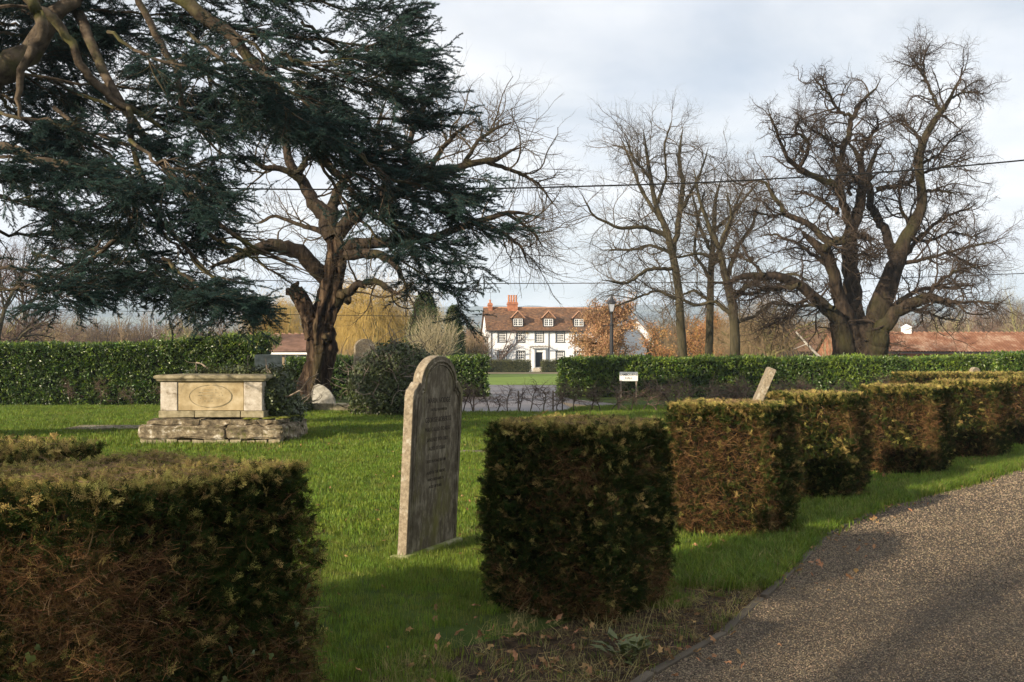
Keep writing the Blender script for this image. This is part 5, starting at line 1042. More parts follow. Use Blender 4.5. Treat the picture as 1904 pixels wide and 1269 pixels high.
# ------------------------------------------------------------------ big oak
def oak():
    Z = 50.0; c = lambda pts: [(1040 + x / 2.046, 60 + y / 2.046, w / 2.046) for x, y, w in pts]
    o = PX(1597, 669, Z); o[2] = 0; t = empty('big_oak_tree', tuple(o), 'massive bare oak with several twisting trunks and a tall forked top, right of centre', 'bare tree')
    T = [([(1085, 1400, 130), (1085, 1240, 90), (1080, 1150, 74), (1060, 1100, 58), (1040, 1070, 50), (960, 1000, 42), (915, 960, 40), (850, 932, 36), (780, 930, 30), (700, 925, 24), (640, 958, 18), (560, 950, 10)], -3),
         ([(1120, 1400, 150), (1115, 1250, 100), (1100, 1120, 74), (1065, 1020, 50), (1042, 930, 44), (1022, 850, 44), (985, 815, 44), (940, 780, 40), (922, 755, 30)], -1.5),
         ([(1150, 1400, 170), (1150, 1250, 120), (1130, 1120, 80), (1118, 1000, 64), (1110, 900, 60), (1095, 820, 56), (1110, 740, 46), (1145, 665, 40), (1155, 560, 34), (1140, 470, 28), (1110, 430, 20), (1075, 400, 12)], 1),
         ([(1180, 1400, 170), (1180, 1250, 120), (1200, 1130, 96), (1222, 1020, 80), (1262, 930, 70), (1290, 870, 60), (1310, 800, 50), (1350, 730, 46), (1383, 670, 38), (1380, 600, 34), (1365, 520, 33), (1376, 430, 29), (1402, 370, 26), (1450, 308, 23), (1492, 255, 17), (1502, 210, 12), (1540, 160, 8), (1556, 98, 4)], 2),
         ([(1200, 1400, 120), (1200, 1240, 90), (1225, 1130, 60), (1270, 1080, 50), (1330, 1032, 44), (1400, 1010, 42), (1455, 1018, 40), (1495, 1045, 34)], -3)]
    Bc = [([(915, 960, 24), (850, 975, 20), (770, 985, 18), (700, 1000, 12), (640, 985, 8)], -3.5, -1), ([(1000, 822, 40), (1045, 800, 36), (1100, 790, 34), (1160, 778, 28), (1210, 790, 18)], -1.5, -2.5),
         ([(1025, 800, 34), (970, 745, 30), (900, 710, 27), (850, 680, 23), (820, 630, 20), (790, 572, 14), (740, 560, 10), (690, 592, 8), (660, 560, 6), (600, 500, 4)], -1.5, 1),
         ([(1110, 745, 44), (1090, 660, 38), (1058, 590, 34), (990, 560, 30), (930, 530, 24), (875, 500, 20), (850, 440, 16), (830, 380, 14), (800, 330, 11), (790, 262, 6)], .6, -3),
         ([(1060, 600, 32), (1072, 480, 30), (1100, 400, 26), (1116, 320, 22), (1150, 270, 16), (1200, 222, 10), (1232, 165, 5)], .5, 2), ([(1115, 322, 18), (1060, 300, 14), (1030, 240, 12), (980, 190, 9), (958, 158, 4)], 1, 0), ([(1075, 445, 15), (1010, 400, 12), (950, 365, 9), (920, 330, 5)], 1, -1),
         ([(945, 538, 18), (905, 528, 20), (925, 495, 19), (955, 432, 16), (932, 400, 13), (892, 378, 12), (916, 335, 8), (900, 300, 4)], -1, -3),
         ([(1450, 308, 15), (1420, 240, 13), (1390, 172, 11), (1345, 100, 6), (1320, 90, 3)], 2, 3), ([(1392, 178, 10), (1385, 100, 8), (1412, 35, 4)], 3, 2), ([(1497, 250, 12), (1530, 230, 9), (1575, 228, 7), (1608, 236, 4)], 2, 1), ([(1376, 412, 18), (1342, 370, 11), (1310, 338, 8), (1285, 318, 4)], 2, 4),
         ([(1288, 880, 52), (1250, 790, 44), (1205, 700, 38), (1180, 620, 32), (1175, 540, 24), (1205, 450, 16), (1240, 400, 10)], 1, 4), ([(1205, 600, 26), (1270, 590, 20), (1330, 570, 14), (1370, 530, 8)], 3, 3),
         ([(1290, 885, 22), (1400, 862, 14), (1500, 832, 11), (1640, 800, 8), (1725, 768, 4)], 1, -3), ([(1470, 1020, 24), (1530, 1030, 12), (1600, 1025, 10), (1690, 1040, 5)], -3, -5), ([(1250, 1110, 32), (1300, 1015, 24), (1400, 972, 18), (1500, 970, 12), (1610, 958, 6)], 0, 3),
         ([(1310, 850, 22), (1385, 765, 18), (1470, 700, 14), (1560, 672, 8), (1600, 640, 4)], 1, 3), ([(1385, 610, 16), (1440, 600, 10), (1520, 618, 5)], 2, 0), ([(1380, 500, 14), (1440, 470, 10), (1500, 400, 8), (1560, 370, 4)], 2, 3), ([(1370, 540, 14), (1440, 520, 10), (1530, 490, 7), (1590, 470, 3)], 2, 0),
         ([(1140, 480, 20), (1185, 400, 14), (1215, 350, 10), (1200, 300, 6)], 1, -1), ([(1155, 600, 18), (1110, 540, 13), (1080, 500, 9)], 1, -2), ([(1040, 900, 26), (980, 860, 17), (900, 800, 13), (820, 770, 9), (740, 780, 5)], -1, 4), ([(1045, 1050, 22), (970, 1040, 14), (880, 1040, 11), (800, 1030, 7), (740, 1060, 4)], -2, 2),
         ([(1330, 780, 20), (1400, 800, 14), (1490, 760, 10), (1580, 780, 6), (1640, 740, 3)], 1, 4), ([(1060, 690, 20), (1000, 640, 15), (940, 610, 11), (880, 620, 7)], 0, 4)]
    Bc += [([(1400, 1010, 22), (1450, 940, 13), (1530, 900, 10), (1610, 890, 6), (1680, 870, 3)], -2, -4), ([(1300, 1055, 20), (1380, 1060, 12), (1460, 1090, 9), (1540, 1100, 5)], -1, 2), ([(1340, 740, 18), (1300, 680, 13), (1290, 600, 9), (1320, 540, 5)], 2, 0), ([(1110, 860, 18), (1160, 840, 12), (1200, 860, 9), (1240, 830, 5)], 0, -3),
         ([(960, 1000, 20), (900, 1060, 11), (830, 1100, 8), (760, 1130, 4)], -2, -4), ([(780, 930, 18), (740, 880, 10), (680, 850, 8), (600, 870, 4)], -3, -1), ([(860, 690, 14), (800, 700, 10), (740, 680, 7), (680, 690, 4)], -1, -4), ([(1110, 620, 15), (1090, 560, 11), (1050, 500, 8), (1000, 480, 5)], 0, 3), ([(1490, 840, 9), (1560, 880, 7), (1620, 930, 4)], -2, 1)]
    mb = MB()
    tl = [limb(c(p), Z, dz, N=34, wob=.07) for p, dz in T]
    for k, (P, Rr) in enumerate(tl):
        P[0, 2] = -.4; P, Rr = dense(P, Rr * np.where(P[:, 2] < 3, 1.0, 1), 90); g = gnarled(P - o, Rr, 22, .10, 3, k * 1.7); mb.add(g.V[0], g.Q[0])
    # buttressed butt joining the stems
    P, Rr = limb(c([(1145, 1420, 240), (1145, 1330, 205), (1142, 1240, 176), (1145, 1180, 172), (1150, 1120, 160), (1155, 1075, 90)]), Z, 0, N=20); P[0, 2] = -.3; P, Rr = dense(P, Rr, 40); g = gnarled(P - o, Rr, 44, .14, 6); mb.add(g.V[0], g.Q[0])
    mb.build('trunk', M['oak_bark'], t, smooth=True)
    def wl(p, a, b): return limb(c(p), Z, (a, b), N=26, wob=.22)
    PL, RL = stack([wl(p, a, b) for p, a, b in Bc]); RL = RL * .86; mb = MB(); mb.tubes(PL - o, RL, 8)
    mb.build('limbs', M['oak_bark'], t, smooth=True)
    TP, TR = stack([limb(c(p)[-min(len(p), 9):], Z, dz, N=26, wob=.1) for p, dz in T]); PA = np.concatenate([PL, TP]); RA = np.concatenate([RL, TR])
    mb = MB(); A, AR = spawn(PA, RA, 14, .10, .99, 55, 2.9, 12, .24, .03, .055, endL=.5, taper=.3); mb.tubes(A - o, AR, 4)
    A2, A2R = spawn(A, AR, 7, .12, 1, 52, 1.05, 8, .32, .05, .028, endL=.65, taper=.5); mb.tubes(A2 - o, A2R, 3)
    A25, A25R = spawn(PA, RA, 16, .15, 1, 60, .9, 8, .3, .06, .022, endL=.8, taper=.45); mb.tubes(A25 - o, A25R, 3); A2 = np.concatenate([A2, A25]) ; A2R = np.concatenate([A2R, A25R])
    A3, A3R = spawn(A2, A2R, 7, .12, 1, 50, .50, 5, .35, .04, .014, endL=.75, taper=.7); mb.tubes(A3 - o, A3R, 3)
    print('oak', len(A), len(A2), len(A3))
    mb.build('twigs', M['oak_twig'], t, kind='stuff')
oak()
# ------------------------------------------------------------------ slimmer bare trees right of the house
def slim(label, trunk, limbs, z, s, fine=1.0):
    o = PX(trunk[0][0], 669, z); o[2] = 0; t = empty('bare_tree', tuple(o), label, 'bare tree')
    P, Rr = limb([(trunk[0][0], 669 + 1.8 * FPX / z, trunk[0][2] * 1.25)] + trunk, z, 0, N=34, wob=.04); mb = MB(); mb.tubes(P - o, Rr, 10); mb.build('trunk', M['ash_bark'], t, smooth=True)
    PL, RL = stack([limb(p, z, (0, d), N=24, wob=.15) for p, d in limbs] + [limb(trunk[-5:], z, 0, N=24)]); mb = MB(); mb.tubes(PL - o, RL, 6); mb.build('limbs', M['ash_bark'], t, smooth=True)
    mb = MB(); RL = RL * 1.0; A, AR = spawn(PL, RL, 14, .05, .99, 55, 4.0, 13, .17, .02, .04, endL=.55); mb.tubes(A - o, AR, 3)
    A2, A2R = spawn(A, AR, 8, .1, 1, 42, 1.3, 8, .17, .06, .022, endL=.6, taper=.5); mb.tubes(A2 - o, A2R, 3)
    A3, A3R = spawn(A2, A2R, int(5 * fine), .1, 1, 42, .75, 5, .22, .05, .016, endL=.8, taper=.7); mb.tubes(A3 - o, A3R, 3); mb.build('twigs', M['ash_twig'], t, kind='stuff')
slim('slender bare tree with two rising stems, leftmost of the three beside the lamp post', [(1270, 668, 17), (1266, 600, 16), (1262, 540, 15), (1252, 480, 14), (1240, 430, 12), (1218, 380, 9), (1206, 310, 7), (1196, 240, 4)],
     [([(1250, 480, 12), (1262, 400, 11), (1270, 340, 9), (1262, 290, 7), (1270, 235, 4)], 1), ([(1240, 440, 9), (1200, 422, 8), (1150, 425, 6), (1100, 400, 4), (1080, 355, 3)], -2), ([(1228, 410, 8), (1190, 350, 6), (1165, 280, 4), (1150, 250, 2)], 2), ([(1255, 500, 8), (1205, 500, 7), (1165, 528, 5), (1115, 520, 3)], -3),
      ([(1262, 400, 8), (1290, 350, 6), (1310, 300, 4), (1318, 270, 2)], 3), ([(1245, 470, 8), (1210, 455, 6), (1180, 465, 5), (1120, 465, 3)], 2), ([(1210, 330, 6), (1180, 300, 4), (1160, 250, 3)], -2), ([(1268, 560, 7), (1220, 540, 5), (1170, 560, 4), (1120, 580, 2)], -1), ([(1222, 380, 7), (1240, 330, 5), (1235, 270, 4), (1250, 220, 2)], -3)], 60, 1)
slim('straight bare tree, middle one of the three beside the lamp post', [(1318, 668, 15), (1320, 600, 14), (1321, 540, 13), (1323, 480, 11), (1328, 430, 9), (1330, 370, 6), (1345, 320, 3)],
     [([(1322, 500, 9), (1350, 440, 7), (1370, 380, 5), (1385, 340, 3)], 2), ([(1322, 520, 8), (1290, 470, 6), (1300, 400, 4), (1310, 350, 3)], -2), ([(1324, 470, 8), (1300, 420, 6), (1290, 370, 4), (1280, 330, 2)], 3), ([(1328, 430, 7), (1360, 400, 5), (1400, 350, 4), (1420, 330, 2)], -3), ([(1320, 560, 7), (1290, 540, 5), (1240, 560, 3)], 2)], 64, 2)
slim('shorter dark bare tree with a sideways limb, nearest to the oak', [(1367, 668, 20), (1366, 610, 18), (1362, 560, 17), (1348, 515, 14), (1340, 470, 10), (1322, 430, 8), (1300, 370, 6), (1290, 310, 3)],
     [([(1360, 560, 13), (1390, 530, 9), (1430, 515, 7), (1480, 510, 5), (1520, 530, 3)], -3), ([(1350, 520, 10), (1370, 460, 8), (1400, 420, 6), (1410, 370, 3)], 2), ([(1364, 590, 9), (1330, 560, 7), (1290, 570, 5), (1240, 540, 3)], 1), ([(1345, 490, 8), (1300, 470, 6), (1260, 480, 4), (1220, 450, 2)], -2), ([(1366, 600, 9), (1400, 590, 7), (1440, 560, 5), (1460, 570, 3)], 3), ([(1338, 460, 7), (1360, 400, 5), (1350, 350, 3)], 0)], 56, 3)

# ------------------------------------------------------------------ background trees: a few prototypes, individually copied
def proto_tree(name, H, r0, s, bark, twig, spread=.42, levels=(14, 8, 5), ang=45, grav=.05, base=.12, tr=.045, lean=0.0):
    t = empty(name, (0, 0, 0)); P, Rr = grow(np.zeros((1, 3)) - [[0, 0, .3]], np.array([[lean, 0, 1.]]), np.array([H * .92]), 16, .07, .06, [r0], taper=.15); mb = MB(); mb.tubes(P, Rr, 7)
    A, AR = spawn(P, Rr, levels[0], base, .98, ang, H * spread, 10, .12, grav, r0 * .5, endL=.4); mb.tubes(A, AR, 4); mb.build('trunk', bark, t, smooth=True)
    mb = MB(); B, BR = spawn(A, AR, levels[1], .12, 1, 42, H * spread * .42, 7, .15, grav, tr * 1.6, endL=.6, taper=.5); mb.tubes(B, BR, 3)
    C, CR = spawn(B, BR, levels[2], .1, 1, 40, H * spread * .22, 4, .18, grav * .6, tr, endL=.8, taper=.7); mb.tubes(C, CR, 3); mb.build('twigs', twig, t, kind='stuff'); return t
def willow(name, H, s, leafm, n=16, strands=34, L=3.2, tw=.035):
    t = empty(name, (0, 0, 0)); P, Rr = grow(-np.array([[0, 0, .3]]), np.array([[0, 0, 1.]]), np.array([H * .7]), 12, .06, .05, [.35], taper=.3); mb = MB(); mb.tubes(P, Rr, 8)
    A, AR = spawn(P, Rr, n, .3, 1, 48, H * .62, 14, .10, -.10, .12, endL=.75); mb.tubes(A, AR, 5); mb.build('trunk', M['green_bark'], t, smooth=True)
    mb = MB(); B, BR = spawn(A, AR, 10, .2, 1, 50, H * .16, 7, .15, -.05, .03, endL=.8); mb.tubes(B, BR, 3)
    C, CR = spawn(np.concatenate([B[:, ::1][:, :7]]), BR, strands // 5, .1, 1, 60, L, 8, .05, -.75, tw, endL=.8, taper=.7); C[:, :, 2] = np.maximum(C[:, :, 2], .25); mb.tubes(C, CR, 3)
    mb.build('hanging_shoots', leafm, t, kind='stuff'); return t
def place(proto, used, x, y, label, cat_, group, rz=None, sc=1.0, scz=None):
    t = proto if not used.get(proto.name) else copy_tree(proto); used[proto.name] = 1
    t.location = (x, y, -.05); t.rotation_euler = (0, 0, rng.uniform(0, 6.28) if rz is None else rz); t.scale = (sc, sc, scz or sc)
    tag(t, label, cat_, group); return t
U_ = {}
pA = proto_tree('bare_tree', 9, .16, 1, M['ash_bark'], M['bg_twig'], levels=(22, 10, 6))
pB = proto_tree('bare_tree', 10, .18, 2, M['green_bark'], M['bg_twig2'], levels=(16, 8, 4), ang=35)
pC = proto_tree('birch_tree', 9, .12, 3, M['birch'], M['bg_twig'], levels=(20, 8, 4), ang=38, spread=.34, tr=.024)
pD = proto_tree('bare_tree', 8, .15, 4, M['ash_bark'], M['willow_br'], levels=(24, 11, 6), ang=50, spread=.5)
W1 = willow('weeping_willow', 10, 5, M['willow'], n=24, strands=80, tw=.045)
W2 = willow('weeping_willow', 7.5, 6, M['willow_br'], n=16, strands=50, L=2.8, tw=.03)
def px_at(x, z): return (x - CX) / FPX * z
GB = 'bare trees in the far background'
for x, z, sc, lab in ((700, 98, 1.05, 'golden weeping willow with a curtain of yellow shoots right of the gnarled trunk'), (520, 108, .95, 'golden weeping willow behind the low red-roofed building left of the gnarled trunk'), (640, 112, .86, 'golden weeping willow directly behind the gnarled trunk'), (765, 104, .78, 'golden willow beside the dark ivied conifer')):
    place(W1, U_, px_at(x, z), z, lab, 'willow', 'golden willows behind the churchyard', sc=sc)
for x, z, sc, lab in ((1430, 78, .92, 'brown weeping willow left of the black barn'), (1390, 84, .8, 'brown weeping willow just behind the slim trees'), (10, 84, .75, 'brown willow at the left edge above the hedge'), (70, 92, .62, 'smaller brown willow near the left edge above the hedge')):
    place(W2, U_, px_at(x, z), z, lab, 'willow', 'brown willows behind the hedges', sc=sc)
lst = [(pD, 130, 118, .85), (pA, 185, 126, .72), (pA, 245, 110, .66), (pC, 280, 96, .82), (pB, 345, 92, .66), (pA, 395, 120, .78), (pD, 435, 108, .68), (pB, 310, 116, .62), (pD, 95, 138, .95), (pC, 455, 86, .6),
       (pA, 215, 140, .8), (pD, 160, 150, .9), (pA, 120, 105, .6), (pA, 375, 138, .75), (pD, 330, 150, .8), (pD, 60, 128, .9), (pB, 865, 118, .50), (pD, 885, 126, .62), (pA, 45, 72, 1.35), (pA, -10, 66, 1.4)]
desc = ['brownish', 'greyish', 'purplish', 'pale-stemmed', 'greenish-stemmed', 'twiggy']
for k, (p, x, z, sc) in enumerate(lst):
    place(p, U_, px_at(x, z), z, 'bare %s tree seen above the left hedge under the cedar' % ('white-stemmed' if p is pC else 'greenish-stemmed' if p is pB else 'brown bushy' if p is pD else 'grey-brown') if x < 800 else 'small bare tree at the left end of the white house', 'bare tree', GB if x < 800 else 'small trees beside the house', sc=sc)
k = 0
for x, z, sc, p in [(1668, 112, .72, pD), (1700, 120, .8, pA), (1745, 108, .72, pB), (1765, 104, .78, pB), (1790, 125, .9, pD), (1822, 112, .8, pA), (1850, 118, .95, pA), (1880, 125, 1.05, pD), (1910, 115, 1.0, pA), (1945, 120, 1.1, pD), (1725, 140, 1.0, pD), (1640, 135, .9, pD), (1590, 125, .8, pA), (1540, 130, .85, pD), (1500, 120, .8, pA), (1460, 125, .9, pD), (1810, 100, .62, pB), (1835, 150, 1.2, pD), (1870, 155, 1.25, pA), (1765, 150, 1.05, pA), (1420, 118, .8, pA), (1340, 120, .72, pD), (1300, 112, .66, pA), (1250, 118, .6, pD), (1680, 155, 1.1, pD), (1900, 95, .9, pB), (1925, 105, 1.2, pA)]:
    right = x > 1600
    place(p, U_, px_at(x, z), z, ('bare %s tree in the belt behind the stable roof' if right else 'bare %s tree in the belt between the slim trees and the oak') % ('yellow-green stemmed' if p is pB else 'brown bushy' if p is pD else 'grey-brown'), 'bare tree', 'bare trees behind the stables' if right else 'bare trees behind the slim trees', sc=sc)
# far woodland: reads as one brown mass
def v_bush(k):
    mb = MB(); A, AR = grow(rng.normal(size=(14, 3)) * [.8, .8, 0], rng.normal(size=(14, 3)) * [.35, .35, .1] + [0, 0, 1], rng.uniform(3, 6, 14), 8, .1, .03, np.full(14, .09)); mb.tubes(A, AR, 3)
    B, BR = spawn(A, AR, 12, .15, .98, 40, 1.8, 6, .15, .04, .05, taper=.6); mb.tubes(B, BR, 3); C, CR = spawn(B, BR, 5, .1, 1, 42, .8, 4, .2, .03, .04, taper=.8); mb.tubes(C, CR, 3); return mb.build('bush_%d' % k, [M['bg_twig'] if k % 2 else M['willow_br']], link=False)
VB = [v_bush(k) for k in range(4)]
n = 520; x = np.concatenate([rng.uniform(-250, 900, 300), rng.uniform(1230, 2150, 220)]); z = rng.uniform(128, 215, n); P = np.stack([(x - CX) / FPX * z, z, np.full(n, -.3)], 1); P = P[(np.abs(x - 905) > 12)]; n = len(P)
scatter('distant_woodland', P, np.stack([np.zeros(n), np.zeros(n), rng.uniform(0, 6.28, n)], 1), rng.uniform(.75, 1.2, n) * np.where(P[:, 0] > 0, 1.45, 1.25), rng.integers(0, 4, n), VB)
# dark conifers
def conifer(name, label, x, z, w, h, n, vset, s):
    t = empty(name, (px_at(x, z), z, 0), label, 'conifer'); mb = MB(); P, Rr = grow(np.zeros((1, 3)), np.array([[0, 0, 1.]]), np.array([h * .92]), 8, .02, .05, [.18]); mb.tubes(P, Rr, 7); mb.build('trunk', M['oak_bark'], t)
    zt = rng.uniform(.03, 1, n) ** .9; prof = np.interp(zt, [0, .2, .5, .8, .93, 1], [.7, 1, .92, .62, .34, .05]) * w / 2; a = rng.uniform(0, 6.28, n); r_ = prof * (1 + .18 * np.sin(a * 3 + zt * 9 + s) + .12 * np.sin(a * 7 + zt * 23)) * rng.uniform(.55, 1.05, n)
    Pp = np.stack([r_ * np.cos(a), r_ * np.sin(a), zt * h], 1); F = unit(np.stack([np.cos(a), np.sin(a), np.full(n, .9)], 1) + rng.normal(size=(n, 3)) * .4); scatter('foliage', Pp, frames_to_euler(F, rng.normal(size=(n, 3))), rng.uniform(.7, 1.2, n), rng.integers(0, len(vset), n), vset, t); return t
conifer('ivied_conifer', 'dark ivy-clad conifer, taller of the two left of the white house', 790, 88, 2.9, 7.4, 5200, VCF, 1)
conifer('cypress_tree', 'slim dark cypress, shorter of the two left of the white house', 843, 96, 1.9, 6.6, 4200, VCF, 2)
conifer('shade_yew', 'added columnar yew behind the camera, out of view, for its shade', -8.4, .3, 1, 1, 10, VCF, 3) if False else None
iy = empty('shade_yew', (-7.33, -.60, 0), 'added columnar yew out of view at left, shaped to shade the middle foreground yew', 'yew tree')  # unseen shade caster, place and width chosen to darken the middle yew
n = 9000; zt = rng.uniform(.03, 1, n); w = .62 * np.interp(zt, [0, .2, .6, .9, 1], [.8, 1, .9, .55, .1]); a = rng.uniform(0, 6.28, n); r_ = w * rng.uniform(.5, 1.05, n)
scatter('foliage', np.stack([r_ * np.cos(a), r_ * np.sin(a), zt * 4.9], 1), frames_to_euler(np.stack([np.cos(a), np.sin(a), np.full(n, 1.6)], 1), rng.normal(size=(n, 3))), rng.uniform(.7, 1.2, n), rng.integers(0, 3, n), VCF, iy)
mb = MB(); mb.tubes([(0, 0, -.2), (0, 0, 4.2)], [.16, .05], 8); mb.build('trunk', M['oak_bark'], iy)
# leafless tree with a wide crown behind the camera, casting the broken shade on the drive
sh = proto_tree('bare_tree', 11, .3, 9, M['ash_bark'], M['bg_twig'], levels=(18, 8, 4), spread=.4, base=.35); sh.location = (-8.6, -6.5, 0); tag(sh, 'bare tree standing out of view behind the camera', 'bare tree')

# tree with retained dry leaves
def leafy(label, x, z, hh, rad, vset, n, s, low=.15):
    t = empty('dry_leaved_tree', (px_at(x, z), z, 0), label, 'oak tree'); P, Rr = grow(-np.array([[0, 0, .2]]), np.array([[0, 0, 1.]]), np.array([hh * .8]), 12, .06, .05, [.2], taper=.2); mb = MB(); mb.tubes(P, Rr, 8)
    A, AR = spawn(P, Rr, 22, .10, .98, 55, rad * 1.2, 10, .12, .03, .08, endL=.6); mb.tubes(A, AR, 4); mb.build('trunk', M['ash_bark'], t, smooth=True)
    mb = MB(); B, BR = spawn(A, AR, 8, .2, 1, 48, rad * .42, 7, .18, .03, .03, endL=.8); mb.tubes(B, BR, 3); mb.build('twigs', M['ash_twig'], t, kind='stuff')
    i = rng.integers(0, len(B), n); k = rng.integers(1, 7, n); Pp = B[i, k] + rng.normal(size=(n, 3)) * .16; Pp = Pp[Pp[:, 2] > hh * low]; n = len(Pp); scatter('dry_leaves', Pp, rng.uniform(-3, 3, (n, 3)), rng.uniform(.6, 1.15, n), rng.integers(0, len(vset), n), vset, t)
leafy('young oak holding rusty dry leaves in front of the white house by the lamp post', 1120, 78, 6.4, 2.5, VBL, 2300, 1, .2)
leafy('russet-leaved bushy tree to the right behind the lamp post', 1195, 88, 6.0, 1.8, VOL, 260, 2, .2)
leafy('orange-leaved tree seen between the slim bare trunks', 1300, 96, 6.8, 2.3, VOL, 1300, 3, .1)
leafy('low orange bushes behind the hedge right of the parked car', 1235, 104, 2.7, 1.6, VOL, 700, 4, .05)

# shrubs
def shrub(name, label, x, z, h, w, n, m, s, fine=5, z0=0.0):
    t = empty(name, (px_at(x, z), z, z0), label, 'shrub'); a = rng.uniform(0, 6.28, n); sp = rng.uniform(.05, 1, n) * w / h
    P, Rr = grow(np.stack([.15 * np.cos(a), .15 * np.sin(a), np.zeros(n)], 1), np.stack([sp * np.cos(a), sp * np.sin(a), np.ones(n)], 1), rng.uniform(.7, 1.05, n) * h, 10, .07, .03, np.full(n, .028 * z / 50), taper=.35); mb = MB(); mb.tubes(P, Rr, 4)
    B, BR = spawn(P, Rr, fine, .25, .98, 26, h * .4, 6,   .10, .08, .016 * z / 50, endL=.6, taper=.5); mb.tubes(B, BR, 3); C, CR = spawn(B, BR, 3, .2, .98, 28, h * .18, 4, .12, .05, .012 * z / 50, endL=.8, taper=.6); mb.tubes(C, CR, 3)
    mb.build('stems', m, t, kind='stuff'); return t
shrub('pale_shrub', 'fan-shaped pale twiggy shrub above the arch of the leaning headstone', 808, 48, 3.0, 1.5, 60, M['bg_twig2'], 1, 7, z0=.6)
shrub('apple_tree', 'small dark twiggy bush in front of the white annexe', 876, 112, 4.3, 3.2, 40, M['willow_br'], 2, 9)
shrub('bare_shrub', 'grey twiggy bush right behind the gnarled trunk', 655, 62, 2.6, 1.6, 40, M['willow_br'], 3, 7)
shrub('bare_shrub', 'thin-stemmed yellowish sapling left of the oak trunk', 1540, 60, 3.0, .8, 10, M['bg_twig2'], 4, 5)
mb = MB(); P = np.array([PX(1480, 617, 57), PX(1500, 640, 57), PX(1524, 664, 57), PX(1535, 690, 57)]); mb.tubes(P, [.05, .06, .08, .09], 6); mb.tubes([P[1], PX(1475, 650, 57)], [.03, .015], 4); mb.tubes([P[2], PX(1490, 661, 57)], [.03, .012], 4)
tag(mb.build('fallen_branch', M['birch'], kind='stuff'), None)
bpy.data.objects['fallen_branch']['kind'] = 'thing'; tag(bpy.data.objects['fallen_branch'], 'pale dead pole leaning left in front of the black barn', 'branch')

# bare hedgerow of thin saplings
def sapling(k):
    t = empty('hedge_sapling', (0, 0, 0)); P, Rr = grow(-np.array([[0, 0, .1]]), np.array([[rng.normal() * .1, 0, 1.]]), np.array([1.0]), 8, .14, .05, [.022], taper=.5); mb = MB(); mb.tubes(P, Rr, 5); mb.build('stem', M['ash_twig'], t)
    mb = MB(); A, AR = spawn(P, Rr, 22, .35, 1, 72, .60, 7, .26, .02, .011, endL=.8, flat=.7); mb.tubes(A, AR, 3); B, BR = spawn(A, AR, 8, .1, 1, 48, .22, 5, .3, .02, .0075, taper=.8); mb.tubes(B, BR, 3); mb.build('twigs', M['bg_twig'], t, kind='stuff'); return t
sp = [sapling(k) for k in range(5)]; k = 0
for x in np.arange(-1.75, 15.5, .34):
    p = sp[k % 5]; t = p if k < 5 else copy_tree(p); t.location = (x + rng.uniform(-.1, .1), 30.6 + rng.uniform(-.12, .12) + .12 * max(x - 3, 0) * .5, 0); t.rotation_euler = (0, 0, rng.uniform(0, 6)); s_ = rng.uniform(.85, 1.12) * (1.06 if x > 4 else .95); t.scale = (s_ * 1.05, s_ * 1.05, s_)
    tag(t, 'thin bare sapling in the see-through hedgerow at the lawn edge', 'sapling', 'saplings of the bare hedgerow'); k += 1
for x, y in ((-9.9, 34.7), (-10.6, 34.6), (-12.0, 34.7), (-13.1, 34.6), (-14.4, 34.8), (-15.4, 34.7), (-8.6, 34.6), (-7.9, 34.9)):
    t = copy_tree(sp[k % 5]); t.location = (x, y, 0); t.scale = (.7, .7, .95); t.rotation_euler = (0, 0, rng.uniform(0, 6)); k += 1
    tag(t, 'thin dead whip standing before the tall left laurel hedge', 'sapling', 'whips in front of the left hedge')
for x, y in ((1.3, 31.5), (-1.2, 31.2), (.2, 31.3), (3.4, 31.5), (5.3, 31.6)):
    mb = MB(); mb.box(-.025, .025, -.025, .025, -.1, .62, jit=.003); o = mb.build('stake', M['post']); o.location = (x, y, 0); tag(o, 'short wooden stake in the bare hedgerow', 'stake', 'stakes in the bare hedgerow')

